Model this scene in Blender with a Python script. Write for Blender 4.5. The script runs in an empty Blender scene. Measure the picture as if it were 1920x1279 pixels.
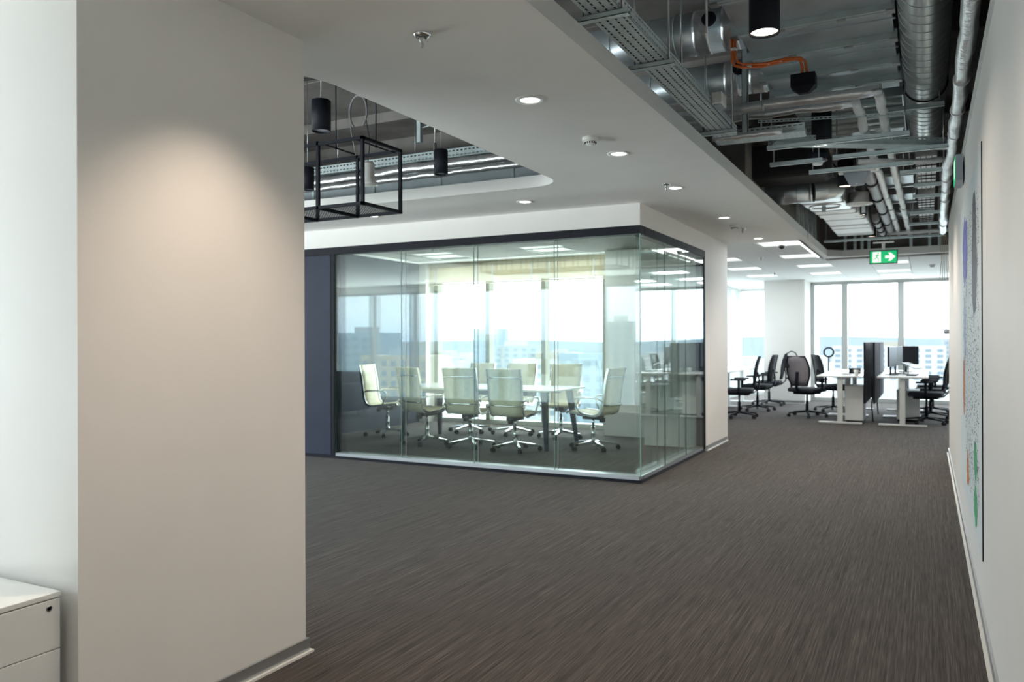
import bpy, bmesh, math, random
from mathutils import Vector, Matrix
random.seed(7)
S = bpy.context.scene
COL = S.collection
PI = math.pi
R = math.radians

# ------------------------------------------------------------------ camera
f_px = 1491.7
yaw, pit, rol = R(27.505), R(.0357), R(.1914)
D = Vector((-math.sin(yaw)*math.cos(pit), math.cos(yaw)*math.cos(pit), math.sin(pit)))
Rt = Vector((math.cos(yaw), math.sin(yaw), 0)); Up = Rt.cross(D)
cr = Rt*math.cos(rol) - Up*math.sin(rol); cu = Rt*math.sin(rol) + Up*math.cos(rol)
cam = bpy.data.objects.new('camera', bpy.data.cameras.new('camera')); COL.objects.link(cam)
cam.data.sensor_width = 36; cam.data.lens = f_px/1920*36
cam.data.clip_start = .02; cam.data.clip_end = 3000
m = Matrix((cr, cu, -D)).transposed().to_4x4(); m.translation = Vector((0, 0, 1.35))
cam.matrix_world = m
S.camera = cam
cam.data.dof.use_dof = True; cam.data.dof.focus_distance = 3.6; cam.data.dof.aperture_fstop = 3.4

# ------------------------------------------------------------------ world, exposure
w = bpy.data.worlds.new('sky'); S.world = w; w.use_nodes = True
nt = w.node_tree; nt.nodes.clear()
out = nt.nodes.new('ShaderNodeOutputWorld'); bg = nt.nodes.new('ShaderNodeBackground')
tc = nt.nodes.new('ShaderNodeTexCoord'); sx = nt.nodes.new('ShaderNodeSeparateXYZ'); cr_ = nt.nodes.new('ShaderNodeValToRGB')
nt.links.new(tc.outputs['Generated'], sx.inputs[0]); nt.links.new(sx.outputs['Z'], cr_.inputs[0])
e = cr_.color_ramp.elements
e[0].position = 0; e[0].color = (.50, .64, .78, 1)
e[1].position = .16; e[1].color = (.86, .95, 1, 1)
n_ = e.new(.03); n_.color = (.66, .78, .88, 1)
nt.links.new(cr_.outputs[0], bg.inputs[0]); bg.inputs[1].default_value = 2.0
nt.links.new(bg.outputs[0], out.inputs[0])
S.view_settings.view_transform = 'Standard'; S.view_settings.look = 'None'
S.view_settings.exposure = 2.0; S.view_settings.gamma = 1; S.view_settings.use_curve_mapping = False
cy = S.cycles
cy.max_bounces = 10; cy.diffuse_bounces = 5; cy.glossy_bounces = 5; cy.transparent_max_bounces = 20
cy.transmission_bounces = 4; cy.caustics_reflective = False; cy.caustics_refractive = False
cy.sample_clamp_indirect = 4; cy.use_denoising = True

def portal(name, loc, rot, sx_, sy_):
    l = bpy.data.lights.new(name, 'AREA'); l.shape = 'RECTANGLE'; l.size = sx_; l.size_y = sy_
    l.cycles.is_portal = True
    o = bpy.data.objects.new(name, l); COL.objects.link(o); o.location = loc; o.rotation_euler = rot
portal('south_daylight', (-9.25, -.9, 1.3), (R(90), 0, 0), 9.5, 2.6)           # -Z axis turned to +Y
portal('west_daylight', (-14.3, 3.3, 1.3), (R(90), 0, R(-90)), 7.6, 2.6)
portal('meeting_daylight', (-5.8, 11.75, 1.3), (R(-90), 0, 0), 3.5, 2.6)
portal('north_daylight', (.9, 19.4, 1.3), (R(-90), 0, 0), 6.8, 2.7)

def ground_fill(name, loc, sx_, sy_, watts):
    # added fill lamps below the windows, standing in for daylight bounced off the ground
    l = bpy.data.lights.new(name, 'AREA'); l.shape = 'RECTANGLE'; l.size = sx_; l.size_y = sy_; l.energy = watts; l.color = (.95, 1, 1)
    o = bpy.data.objects.new(name, l); COL.objects.link(o); o.location = loc; o.rotation_euler = (R(180), 0, 0)
ground_fill('south_ground_fill', (-9.0, -5.0, -.65), 9, 5.6, 1250)
ground_fill('west_ground_fill', (-17.6, 3.3, -.3), 6.2, 7.4, 1050)
ground_fill('north_ground_fill', (.9, 21.2, -.3), 6.8, 3.6, 55)
ground_fill('meeting_ground_fill', (-6.5, 13.2, -.4), 3.2, 2.8, 150)

# ------------------------------------------------------------------ materials
def mat(name, col, rough=.5, metal=0, noise=0, nscale=8, bump=0, bscale=40, spec=.5, emit=None, estr=0, stretch=None):
    M = bpy.data.materials.new(name); M.use_nodes = True; t = M.node_tree; b = t.nodes['Principled BSDF']
    b.inputs['Base Color'].default_value = (*col, 1); b.inputs['Roughness'].default_value = rough
    b.inputs['Metallic'].default_value = metal; b.inputs['Specular IOR Level'].default_value = spec
    if emit: b.inputs['Emission Color'].default_value = (*emit, 1); b.inputs['Emission Strength'].default_value = estr
    tcn = t.nodes.new('ShaderNodeTexCoord'); src = tcn.outputs['Object']
    if stretch:
        mp = t.nodes.new('ShaderNodeMapping'); mp.inputs['Scale'].default_value = stretch
        t.links.new(src, mp.inputs[0]); src = mp.outputs[0]
    n1 = t.nodes.new('ShaderNodeTexNoise'); n1.inputs['Scale'].default_value = nscale; n1.inputs['Detail'].default_value = 4
    t.links.new(src, n1.inputs['Vector'])
    cr2 = t.nodes.new('ShaderNodeValToRGB'); k = max(noise, .01)
    cr2.color_ramp.elements[0].position = .3; cr2.color_ramp.elements[1].position = .7
    cr2.color_ramp.elements[0].color = (*[c*(1-k) for c in col], 1)
    cr2.color_ramp.elements[1].color = (*[min(1, c*(1+k)) for c in col], 1)
    t.links.new(n1.outputs[0], cr2.inputs[0]); t.links.new(cr2.outputs[0], b.inputs['Base Color'])
    if bump:
        n2 = t.nodes.new('ShaderNodeTexNoise'); n2.inputs['Scale'].default_value = bscale; n2.inputs['Detail'].default_value = 3
        t.links.new(src, n2.inputs['Vector'])
        bp = t.nodes.new('ShaderNodeBump'); bp.inputs['Strength'].default_value = bump; bp.inputs['Distance'].default_value = .01
        t.links.new(n2.outputs[0], bp.inputs['Height']); t.links.new(bp.outputs[0], b.inputs['Normal'])
    return M
def glass_mat(name, tint, refl=1.0):
    M = bpy.data.materials.new(name); M.use_nodes = True; t = M.node_tree; t.nodes.clear()
    o = t.nodes.new('ShaderNodeOutputMaterial'); mx = t.nodes.new('ShaderNodeMixShader')
    tr = t.nodes.new('ShaderNodeBsdfTransparent'); gl = t.nodes.new('ShaderNodeBsdfGlossy')
    tr.inputs[0].default_value = (*tint, 1); gl.inputs['Roughness'].default_value = 0
    gl.inputs[0].default_value = (.95, 1, 1, 1)
    g = t.nodes.new('ShaderNodeNewGeometry'); d = t.nodes.new('ShaderNodeVectorMath'); d.operation = 'DOT_PRODUCT'
    t.links.new(g.outputs['Normal'], d.inputs[0]); t.links.new(g.outputs['Incoming'], d.inputs[1])
    def mth(op, a, b=None):
        n = t.nodes.new('ShaderNodeMath'); n.operation = op
        for i, v in enumerate((a, b)):
            if v is None: continue
            if isinstance(v, (int, float)): n.inputs[i].default_value = v
            else: t.links.new(v, n.inputs[i])
        return n.outputs[0]
    a = mth('ABSOLUTE', d.outputs['Value']); s = mth('SUBTRACT', 1, a); p = mth('POWER', s, 5)
    fz = mth('ADD', mth('MULTIPLY', p, .96*refl), .04*refl)
    t.links.new(fz, mx.inputs[0]); t.links.new(tr.outputs[0], mx.inputs[1]); t.links.new(gl.outputs[0], mx.inputs[2])
    t.links.new(mx.outputs[0], o.inputs[0])
    return M
def carpet_mat():
    M = mat('carpet', (.1, .1, .1), .95, spec=.15); t = M.node_tree; b = t.nodes['Principled BSDF']
    tcn = t.nodes.new('ShaderNodeTexCoord')
    def nz(sc, s, det=3):
        mp = t.nodes.new('ShaderNodeMapping'); mp.inputs['Scale'].default_value = sc
        t.links.new(tcn.outputs['Object'], mp.inputs[0]); n = t.nodes.new('ShaderNodeTexNoise')
        n.inputs['Scale'].default_value = s; n.inputs['Detail'].default_value = det; t.links.new(mp.outputs[0], n.inputs['Vector']); return n.outputs[0]
    ribs = nz((115, .9, 1), 1.0, 1); fine_r = nz((230, 5, 1), 1.0, 1); tuft = nz((520, 330, 1), 1.0, 2)
    big = nz((1, .5, 1), .6, 2)
    def mad(v, k, add):
        n = t.nodes.new('ShaderNodeMath'); n.operation = 'MULTIPLY_ADD'; n.inputs[1].default_value = k; t.links.new(v, n.inputs[0])
        if isinstance(add, float): n.inputs[2].default_value = add
        else: t.links.new(add, n.inputs[2])
        return n
    mx1 = mad(ribs, .27, mad(fine_r, .32, mad(tuft, .50, -.045).outputs[0]).outputs[0])
    cr2 = t.nodes.new('ShaderNodeValToRGB'); el = cr2.color_ramp.elements
    el[0].position = .34; el[0].color = (.013, .0105, .010, 1); el[1].position = .66; el[1].color = (.165, .140, .128, 1)
    k = el.new(.5); k.color = (.068, .058, .0535, 1)
    t.links.new(mx1.outputs[0], cr2.inputs[0])
    mm = t.nodes.new('ShaderNodeMixRGB'); mm.blend_type = 'MULTIPLY'; mm.inputs[0].default_value = .35
    cr3 = t.nodes.new('ShaderNodeValToRGB'); cr3.color_ramp.elements[0].position = .35; cr3.color_ramp.elements[1].position = .65
    cr3.color_ramp.elements[0].color = (.75, .78, .82, 1)
    t.links.new(big, cr3.inputs[0]); t.links.new(cr2.outputs[0], mm.inputs[1]); t.links.new(cr3.outputs[0], mm.inputs[2])
    t.links.new(mm.outputs[0], b.inputs['Base Color'])
    bp = t.nodes.new('ShaderNodeBump'); bp.inputs['Strength'].default_value = .5; bp.inputs['Distance'].default_value = .004
    t.links.new(mx1.outputs[0], bp.inputs['Height']); t.links.new(bp.outputs[0], b.inputs['Normal'])
    b.inputs['Sheen Weight'].default_value = .10; b.inputs['Sheen Roughness'].default_value = .4
    return M
CARPET = carpet_mat()
PLASTER = mat('plaster', (.88, .88, .86), .75, noise=.012, nscale=3, bump=.03, bscale=120)
WALLP = mat('wall_paint', (.82, .805, .78), .6, noise=.012, nscale=3, bump=.03, bscale=150)
TILE = mat('ceiling_tile', (.86, .88, .88), .85, noise=.02, nscale=30)
WHITE = mat('white_laminate', (.80, .82, .81), .35, noise=.01)
WHITEP = mat('white_plastic', (.82, .83, .81), .4, noise=.01)
GREYP = mat('grey_plastic', (.35, .39, .44), .5, noise=.02)
BEIGE = mat('beige_blind', (.76, .69, .53), .6, noise=.04)
_t = BEIGE.node_tree; _mx = _t.nodes.new('ShaderNodeMixShader'); _tl = _t.nodes.new('ShaderNodeBsdfTranslucent'); _tl.inputs[0].default_value = (.70, .64, .50, 1); _mx.inputs[0].default_value = .05
_t.links.new(_t.nodes['Principled BSDF'].outputs[0], _mx.inputs[1]); _t.links.new(_tl.outputs[0], _mx.inputs[2]); _t.links.new(_mx.outputs[0], _t.nodes['Material Output'].inputs[0])
MULL = mat('mullion_grey', (.50, .53, .52), .45, noise=.02)
NAVY = mat('dark_blue_panel', (.022, .029, .055), .55, spec=.3, noise=.08, nscale=4)
DARKFR = mat('dark_frame', (.006, .007, .014), .6, spec=.25, noise=.03)
BLACK = mat('black_powder_coat', (.009, .011, .018), .6, spec=.25, noise=.05)
BLACKM = mat('black_mesh', (.03, .033, .04), .8, noise=.1, nscale=60)
SEATF = mat('black_seat_fabric', (.03, .034, .045), .9, noise=.12, nscale=60)
GALV = mat('galvanised_steel', (.60, .67, .71), .36, .8, noise=.08, nscale=5, bump=.02, bscale=8)
GALVL = mat('galvanised_channel', (.60, .70, .72), .45, .35, noise=.1, nscale=12)
SPIRAL = mat('spiral_duct_steel', (.66, .72, .72), .28, .62, noise=.08, nscale=7, bump=.05)
FOIL = mat('crinkled_foil', (.84, .86, .88), .34, .88, noise=.1, nscale=12, bump=.6, bscale=22)
FOILM = mat('matt_foil', (.86, .88, .89), .45, .15, noise=.05, nscale=10, bump=.3, bscale=16)
CONC = mat('dark_concrete', (.19, .18, .17), .85, noise=.25, nscale=3, bump=.3, bscale=12)
PVC = mat('grey_pipe', (.20, .20, .21), .45, noise=.05)
RUBB = mat('black_rubber', (.015, .015, .017), .7)
ORANGE = mat('orange_cable', (.75, .17, .03), .5, noise=.05)
CHROME = mat('chrome', (.85, .87, .88), .12, 1)
ALU = mat('satin_aluminium', (.48, .50, .51), .35, .8, noise=.03)
CREAM = mat('cream_leather', (.93, .88, .64), .5, noise=.05, nscale=20)
LAMP = mat('warm_lamp_glow', (1, .9, .8), .5, emit=(1, .86, .70), estr=.9)
LAMPW = mat('downlight_glow', (1, 1, 1), .5, emit=(1, .98, .95), estr=1.6)
PANEL = mat('led_panel_glow', (1, 1, 1), .5, emit=(.95, 1, 1), estr=.21)
GREEN = mat('exit_green', (.0, .30, .11), .5, emit=(0, .42, .15), estr=.22)
SIGNW = mat('exit_white', (.85, .92, .85), .5, emit=(.85, .95, .85), estr=.2)
SCREEN = mat('grey_felt_screen', (.13, .14, .165), .9, noise=.08, nscale=50)
MONB = mat('monitor_black', (.012, .013, .018), .3)
GLASS = glass_mat('partition_glass', (.955, .982, .966), 1.0)
WGLASS = glass_mat('window_glass', (.985, .995, .995), .6)
EDGE = mat('glass_edge_green', (.26, .42, .38), .25, noise=.02)
BOARD = mat('board_white', (.74, .79, .80), .6, noise=.01)
TABLETOP = mat('table_white', (.72, .74, .74), .25, noise=.01)
TAPE = mat('masking_tape', (.60, .52, .38), .7, noise=.05)
PINK = mat('pale_mesh', (.36, .33, .36), .8, noise=.1, nscale=60)
PURP = mat('purple_ink', (.15, .16, .52), .6, noise=.2, nscale=25)
CHAR = mat('charcoal_ink', (.13, .12, .14), .6, noise=.2, nscale=25)
ORNI = mat('orange_ink', (.72, .25, .10), .6, noise=.2, nscale=25)
GRNI = mat('green_ink', (.07, .42, .20), .6, noise=.2, nscale=25)
INK = mat('pen_ink', (.10, .10, .14), .6)
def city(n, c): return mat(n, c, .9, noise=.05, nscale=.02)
CBEI, CBLU, CGRY, CWHT = city('pale_render', (.62, .59, .50)), city('blue_cladding', (.40, .50, .58)), city('grey_render', (.50, .53, .55)), city('white_render', (.66, .68, .68))  # south city: colours lightened so its mirror image reads bright, haze painted in
CGRN, CWIN, CHILL = city('pale_ground', (.30, .325, .31)), city('city_window', (.34, .42, .48)), city('pale_haze_hill', (.45, .50, .53))  # hill colour carries the distance haze
NBEI, NBLU, NGRY, NWHT = city('dimmed_beige_render', (.20, .19, .16)), city('dimmed_blue_cladding', (.13, .165, .20)), city('dimmed_grey_render', (.16, .175, .185)), city('dimmed_white_render', (.24, .25, .255))  # north city: darker copies, brightness through the windows set in the colour
NWIN, NHILL = city('dimmed_city_window', (.10, .13, .155)), city('dimmed_haze_hill', (.155, .19, .22))  # north hills: bluish haze painted in, dimmer than the south ones

# ------------------------------------------------------------------ mesh builder
class MB:
    def __init__(s): s.v = []; s.f = []; s.sm = []
    def add(s, vs, fs, smooth=False):
        n = len(s.v); s.v += [Vector(p) for p in vs]
        for q in fs: s.f.append([i+n for i in q]); s.sm.append(smooth)
        return s
    def box(s, x0, x1, y0, y1, z0, z1):
        x0, x1 = sorted((x0, x1)); y0, y1 = sorted((y0, y1)); z0, z1 = sorted((z0, z1))
        return s.add([(x0,y0,z0),(x1,y0,z0),(x1,y1,z0),(x0,y1,z0),(x0,y0,z1),(x1,y0,z1),(x1,y1,z1),(x0,y1,z1)],
            [(0,3,2,1),(4,5,6,7),(0,1,5,4),(1,2,6,5),(2,3,7,6),(3,0,4,7)])
    def tube(s, pts, r, n=12, caps=True, smooth=True):
        pts = [Vector(p) for p in pts]; rs = r if isinstance(r, (list, tuple)) else [r]*len(pts)
        t = (pts[1]-pts[0]).normalized(); a = Vector((0,0,1)) if abs(t.z) < .9 else Vector((1,0,0))
        u = t.cross(a).normalized(); vs = []
        for i, p in enumerate(pts):
            if i == 0: tt = pts[1]-pts[0]
            elif i == len(pts)-1: tt = pts[-1]-pts[-2]
            else: tt = (pts[i+1]-p).normalized()+(p-pts[i-1]).normalized()
            tt = tt.normalized(); u = (u-tt*u.dot(tt)).normalized(); w_ = tt.cross(u)
            for k in range(n):
                an = 2*PI*k/n; vs.append(p+(u*math.cos(an)+w_*math.sin(an))*rs[i])
        fs = []
        for i in range(len(pts)-1):
            for k in range(n):
                k2 = (k+1) % n; fs.append((i*n+k, i*n+k2, (i+1)*n+k2, (i+1)*n+k))
        s.add(vs, fs, smooth)
        if caps:
            b = len(s.v)-len(vs); s.f.append([b+k for k in range(n)][::-1]); s.f.append([b+(len(pts)-1)*n+k for k in range(n)]); s.sm += [False, False]
        return s
    def cyl(s, p0, p1, r, n=16, r2=None, caps=True): return s.tube([p0, p1], [r, r if r2 is None else r2], n, caps)
    def lathe(s, prof, c=(0,0,0), n=24, smooth=True):
        c = Vector(c); vs = [c+Vector((r*math.cos(2*PI*k/n), r*math.sin(2*PI*k/n), z)) for r, z in prof for k in range(n)]
        fs = [(i*n+k, i*n+(k+1) % n, (i+1)*n+(k+1) % n, (i+1)*n+k) for i in range(len(prof)-1) for k in range(n)]
        return s.add(vs, fs, smooth)
    def sweep(s, pts, w, t, ax=Vector((1,0,0))):
        """rectangular section swept along pts lying in a plane with normal ax; w along ax, t across"""
        pts = [Vector(p) for p in pts]; vs = []
        for i, p in enumerate(pts):
            a = pts[min(i+1, len(pts)-1)]-pts[max(i-1, 0)]; nrm = ax.cross(a).normalized()
            vs += [p-ax*w/2-nrm*t/2, p+ax*w/2-nrm*t/2, p+ax*w/2+nrm*t/2, p-ax*w/2+nrm*t/2]
        fs = [(i*4+k, i*4+(k+1) % 4, i*4+4+(k+1) % 4, i*4+4+k) for i in range(len(pts)-1) for k in range(4)]
        L = (len(pts)-1)*4; fs += [(3,2,1,0), (L,L+1,L+2,L+3)]
        return s.add(vs, fs)
    def torus(s, c, R_, r, axis=(0,0,1), n=24, k=8):
        q = Vector((0,0,1)).rotation_difference(Vector(axis)); c = Vector(c)
        pts = [c+q@Vector((R_*math.cos(2*PI*i/n), R_*math.sin(2*PI*i/n), 0)) for i in range(n+1)]
        return s.tube(pts, r, k, caps=False)
    def perf(s, o, u, v, L, W, rows, pitch, sl, sw):
        """perforated sheet: origin o, long axis u, cross axis v, with real slots"""
        o, u, v = Vector(o), Vector(u).normalized(), Vector(v).normalized()
        n = int(L/pitch); us = [0]
        for i in range(n): us += [i*pitch+(pitch-sl)/2, i*pitch+(pitch+sl)/2]
        us.append(L); vv = [0]
        for j in range(rows): c = W*(j+.5)/rows; vv += [c-sw/2, c+sw/2]
        vv.append(W); vs = [o+u*a+v*b for b in vv for a in us]; nu = len(us); fs = []
        for j in range(len(vv)-1):
            for i in range(nu-1):
                if i % 2 == 1 and j % 2 == 1 and i < nu-1: continue
                fs.append((j*nu+i, j*nu+i+1, (j+1)*nu+i+1, (j+1)*nu+i))
        return s.add(vs, fs)
    def xf(s, M): s.v = [M@p for p in s.v]; return s
def obj(name, mb, material, parent=None, label=None, cat=None, group=None, kind=None, world=False, bevel=0, solid=0, seg=2):
    if parent is None and kind != 'structure' and mb.v:
        xs = [p.x for p in mb.v]; ys = [p.y for p in mb.v]; zs = [p.z for p in mb.v]
        c = Vector(((min(xs)+max(xs))/2, (min(ys)+max(ys))/2, min(zs)))
    elif parent is not None and world:
        c = Vector(parent.matrix_world.translation) if False else wpos(parent)
    else: c = Vector((0, 0, 0))
    me = bpy.data.meshes.new(name); me.from_pydata([p-c for p in mb.v], [], mb.f); me.update()
    me.polygons.foreach_set('use_smooth', mb.sm); me.materials.append(material)
    o = bpy.data.objects.new(name, me); COL.objects.link(o)
    if parent is not None: o.parent = parent
    elif kind != 'structure': o.location = c
    if bevel:
        b = o.modifiers.new('bevel', 'BEVEL'); b.width = bevel; b.segments = seg; b.limit_method = 'ANGLE'
    if solid:
        b = o.modifiers.new('solid', 'SOLIDIFY'); b.thickness = solid
    tag(o, label, cat, group, kind); return o
def wpos(o):
    c = Vector((0, 0, 0))
    while o is not None: c += o.location; o = o.parent
    return c
def tag(o, label=None, cat=None, group=None, kind=None):
    if label: o['label'] = label
    if cat: o['category'] = cat
    if group: o['group'] = group
    if kind: o['kind'] = kind
def thing(name, label, cat, loc=(0,0,0), rz=0, group=None):
    o = bpy.data.objects.new(name, None); COL.objects.link(o); o.location = loc; o.rotation_euler.z = rz
    o.empty_display_size = .1; tag(o, label, cat, group); return o
def copy_tree(o, loc=None, rz=None, label=None, parent=None):
    c = o.copy(); COL.objects.link(c)
    if parent: c.parent = parent
    if loc is not None: c.location = loc
    if rz is not None: c.rotation_euler.z = rz
    if label: c['label'] = label
    for ch in list(o.children): copy_tree(ch, parent=c)
    return c
def B(*a): return MB().box(*a)
def struct(name, mb, m_, parent=None, **k): return obj(name, mb, m_, parent, kind=None if parent else 'structure', **k)
def plate(name, outer, holes, z0, z1, m_):
    """horizontal slab with holes"""
    cu_ = bpy.data.curves.new(name, 'CURVE'); cu_.dimensions = '2D'; cu_.fill_mode = 'BOTH'; cu_.extrude = (z1-z0)/2
    for loop in [outer]+holes:
        sp = cu_.splines.new('POLY'); sp.points.add(len(loop)-1); sp.use_cyclic_u = True
        for i, (x, y) in enumerate(loop): sp.points[i].co = (x, y, 0, 1)
    t = bpy.data.objects.new('t', cu_); COL.objects.link(t); t.location.z = (z0+z1)/2
    bpy.context.view_layer.update()
    me = bpy.data.meshes.new_from_object(t.evaluated_get(bpy.context.evaluated_depsgraph_get()))
    me.transform(t.matrix_world); bpy.data.objects.remove(t); me.name = name; me.materials.clear(); me.materials.append(m_)
    o = bpy.data.objects.new(name, me); COL.objects.link(o); o['kind'] = 'structure'; return o
def rrect(x0, x1, y0, y1, r, n=10):
    p = []
    for cx, cy_, a0, rr in ((x1, y0, -90, r[0]), (x1, y1, 0, r[1]), (x0, y1, 90, r[2]), (x0, y0, 180, r[3])):
        cx += -rr if cx == x1 else rr; cy_ += rr if cy_ == y0 else -rr
        if rr == 0: p.append((cx, cy_)); continue
        for i in range(n+1): a = R(a0+90*i/n); p.append((cx+rr*math.cos(a), cy_+rr*math.sin(a)))
    return p

# ------------------------------------------------------------------ setting
ZC = 2.66
struct('floor', MB().box(-14.2, 4.4, -.9, 11.6, -.2, 0).box(-4.32, 4.4, 11.6, 19.2, -.2, 0).box(-4.32, -2.3, 19.2, 20.7, -.2, 0), CARPET)
ceil = plate('ceiling', [(-14.2, -.9), (1.3, -.9), (1.3, 10.95), (.24, 10.95), (.24, .9), (-1.36, .9), (-1.36, 10.95), (-14.2, 10.95)],
      [rrect(-7.0, -2.67, 2.75, 6.08, (.45, .28, .3, .3))], ZC, ZC+.10, PLASTER)
# border band round the far end of the right-hand opening
struct('trim_1', MB().box(-1.48, -1.36, 10.9, 13.43, ZC, ZC+.10).box(-1.48, 1.3, 13.43, 13.6, ZC, ZC+.10)
       .add([(-1.36,13.2,ZC),(-1.16,13.43,ZC),(-1.36,13.43,ZC),(-1.36,13.2,ZC+.1),(-1.16,13.43,ZC+.1),(-1.36,13.43,ZC+.1)], [(0,2,1),(3,4,5),(0,1,4,3)]), PLASTER)
# suspended tile ceiling over the office: each tile a part
tile_me = B(0, .594, 0, .594, 0, .018)
c2 = struct('ceiling', MB().box(-4.3, -1.48, 10.95, 20.7, ZC+.12, ZC+.15).box(-1.48, 4.4, 13.6, 19.3, ZC+.12, ZC+.15).box(1.0, 4.4, 10.82, 13.6, ZC+.12, ZC+.15), CONC)
# concrete soffit above everything
slab = struct('ceiling', MB().box(-14.3, 4.4, -1.0, 11.6, 3.72, 3.95).box(-4.3, 4.4, 11.6, 13.75, 3.72, 3.95), CONC)
for y in (2.1, 4.45, 6.8, 9.2): struct('beam', B(-14.2, 1.3, y-.12, y+.12, 3.62, 3.72), CONC, slab)
def tiles(parent, x0, nx, y0, ny, skip, z=ZC):
    me = None
    for i in range(nx):
        for j in range(ny):
            if skip(x0+i*.6+.3, y0+j*.6+.3): continue
            if me is None:
                o = struct('ceiling_tile', B(.004, .596, .004, .596, 0, .018), TILE, parent); me = o.data
            else:
                o = bpy.data.objects.new('ceiling_tile', me); COL.objects.link(o); o.parent = parent
            o.location = (x0+i*.6, y0+j*.6, z)
panel_xy = []
for y in (11.35, 13.15, 14.95, 16.75, 18.0):
    for x in (-1.74, -2.94):
        if x == -2.94 and y < 12: continue
        if y < 17.5: panel_xy.append((x, y))
    if y > 13.6:
        for x in (-.54, .66): panel_xy.append((x, y))
pset = {(round(x, 2), round(y, 2)) for x, y in panel_xy}
def is_panel(x, y): return any(abs(x-a) < .2 and abs(y-b) < .2 for a, b in pset)
# snap panels to the tile grid
gx0, gy0 = -4.44, 10.95
pset = {(round(gx0+.3+.6*round((x-gx0-.3)/.6), 3), round(gy0+.3+.6*round((y-gy0-.3)/.6), 3)) for x, y in panel_xy}
tiles(c2, gx0, 14, gy0, 16, lambda x, y: is_panel(x, y) or (x > -1.6 and y < 13.7) or (x > -2.3 and y > 19.2))
for i, (x, y) in enumerate(sorted(pset, key=lambda p: (-p[0], p[1]))):
    row = {10: 'x'}.get(i, '')
    t = thing('ceiling_light_panel', 'square white light panel set in the office tile ceiling', 'ceiling light', (x, y, ZC), 0, 'square light panels in the office ceiling')
    obj('frame', MB().box(-.296,.296,-.296,-.27,0,.02).box(-.296,.296,.27,.296,0,.02).box(-.296,-.27,-.27,.27,0,.02).box(.27,.296,-.27,.27,0,.02), WHITEP, t)
    obj('diffuser', B(-.27,.27,-.27,.27,.008,.02), PANEL, t)
    l = bpy.data.lights.new('panel_glow', 'AREA'); l.size = .5; l.energy = 2; l.color = (.95, 1, 1)
    lo = bpy.data.objects.new('panel_glow', l); COL.objects.link(lo); lo.parent = t; lo.location.z = -.01

# walls
struct('wall_column', B(-3.3, -2.40, 1.61, 2.655, 0, ZC), WALLP)
struct('wall_right', B(.24, 1.0, -.9, 10.82, 0, ZC), WALLP)
struct('wall_void_right', B(1.0, 1.15, -.9, 13.6, ZC, 3.72), CONC)
struct('wall_void_south', B(-14.2, 1.15, -1.0, -.9, ZC+.1, 3.72), CONC)
struct('wall_void_west', B(-14.3, -14.2, -1.0, 7.7, ZC+.1, 3.72), CONC)
struct('wall_void_north', B(-14.2, -7.5, 7.62, 7.72, ZC+.1, 3.72), CONC)
struct('wall_void_side', B(-1.6, -1.5, 7.72, 13.62, ZC+.1, 3.72), CONC)
struct('wall_void_end', B(-4.3, 1.0, 13.62, 13.75, ZC+.12, 3.72), CONC)
struct('wall_void_left', B(-7.6, -7.5, 2.4, 7.6, ZC+.1, 3.72), CONC)
struct('wall_void_box', B(-7.5, -1.5, 7.62, 7.72, ZC+.1, 3.72), CONC)
struct('wall_meeting_side', B(-2.54, -2.40, 9.72, 10.86, 0, ZC), WALLP)
struct('wall_bulkhead_front', B(-9.5, -2.40, 7.24, 7.40, 2.45, ZC), WALLP)
struct('wall_bulkhead_side', B(-2.54, -2.40, 7.40, 9.72, 2.45, ZC), WALLP)
struct('wall_meeting_back', B(-4.13, -2.54, 10.86, 11.45, 0, ZC), WALLP)
struct('wall_meeting_end', B(-2.54, -2.41, 10.86, 11.0, 0, ZC), WALLP)
struct('wall_meeting_left', B(-7.75, -7.6, 7.40, 11.75, 0, ZC), NAVY)
struct('wall_meeting_corner', B(-7.6, -7.46, 11.2, 11.45, 0, ZC), WALLP)
0 and struct('wall_meeting_head', B(-7.46, -4.13, 11.40, 11.55, 2.34, ZC), WALLP)
struct('wall_office_column', B(-3.14, -2.30, 17.95, 18.75, 0, ZC), WALLP)
struct('wall_office_left_baffle', B(-4.3, -4.13, 11.45, 16.9, 0, ZC), WALLP)  # unseen stretch, lengthened to block spill from the meeting fill lamp
struct('wall_east', B(4.2, 4.4, 10.82, 19.2, 0, ZC), WALLP)
struct('wall_east_return', B(1.0, 4.4, 10.62, 10.82, 0, ZC), WALLP)
struct('wall_rear_baffle', B(-4.5, 1.3, -.9, -.6, 0, ZC), WALLP)  # unseen, made solid up to here to cut window light on the column
struct('wall_west_panel', B(-14.2, -7.75, 7.2, 7.4, 0, ZC), WALLP)

# skirtings: aluminium strip with a pale foot
def skirt(name, x0, x1, y0, y1, side):
    t = .012; f_ = .026
    a, b = {'+x': (B(x1, x1+t, y0, y1+t, .01, .062), B(x1, x1+f_, y0, y1+f_, 0, .010)),
            '-x': (B(x0-t, x0, y0, y1, .01, .062), B(x0-f_, x0, y0, y1, 0, .010)),
            '-y': (B(x0, x1, y0-t, y0, .01, .062), B(x0, x1, y0-f_, y0, 0, .010)),
            '+y': (B(x0, x1, y1, y1+t, .01, .062), B(x0, x1, y1, y1+f_, 0, .010))}[side]
    s = struct(name, a, ALU); struct('foot_strip', b, WHITEP, s)
skirt('baseboard_column', -3.3, -2.40, 1.61, 2.655, '+x')
skirt('baseboard_column_end', -3.3, -2.40, 1.61, 2.655, '+y')
skirt('baseboard_right', .24, 1, -.6, 10.82, '-x')
skirt('baseboard_meeting', -2.54, -2.40, 9.76, 10.86, '+x')
skirt('baseboard_office_column', -3.14, -2.30, 17.95, 18.75, '-y')

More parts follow.
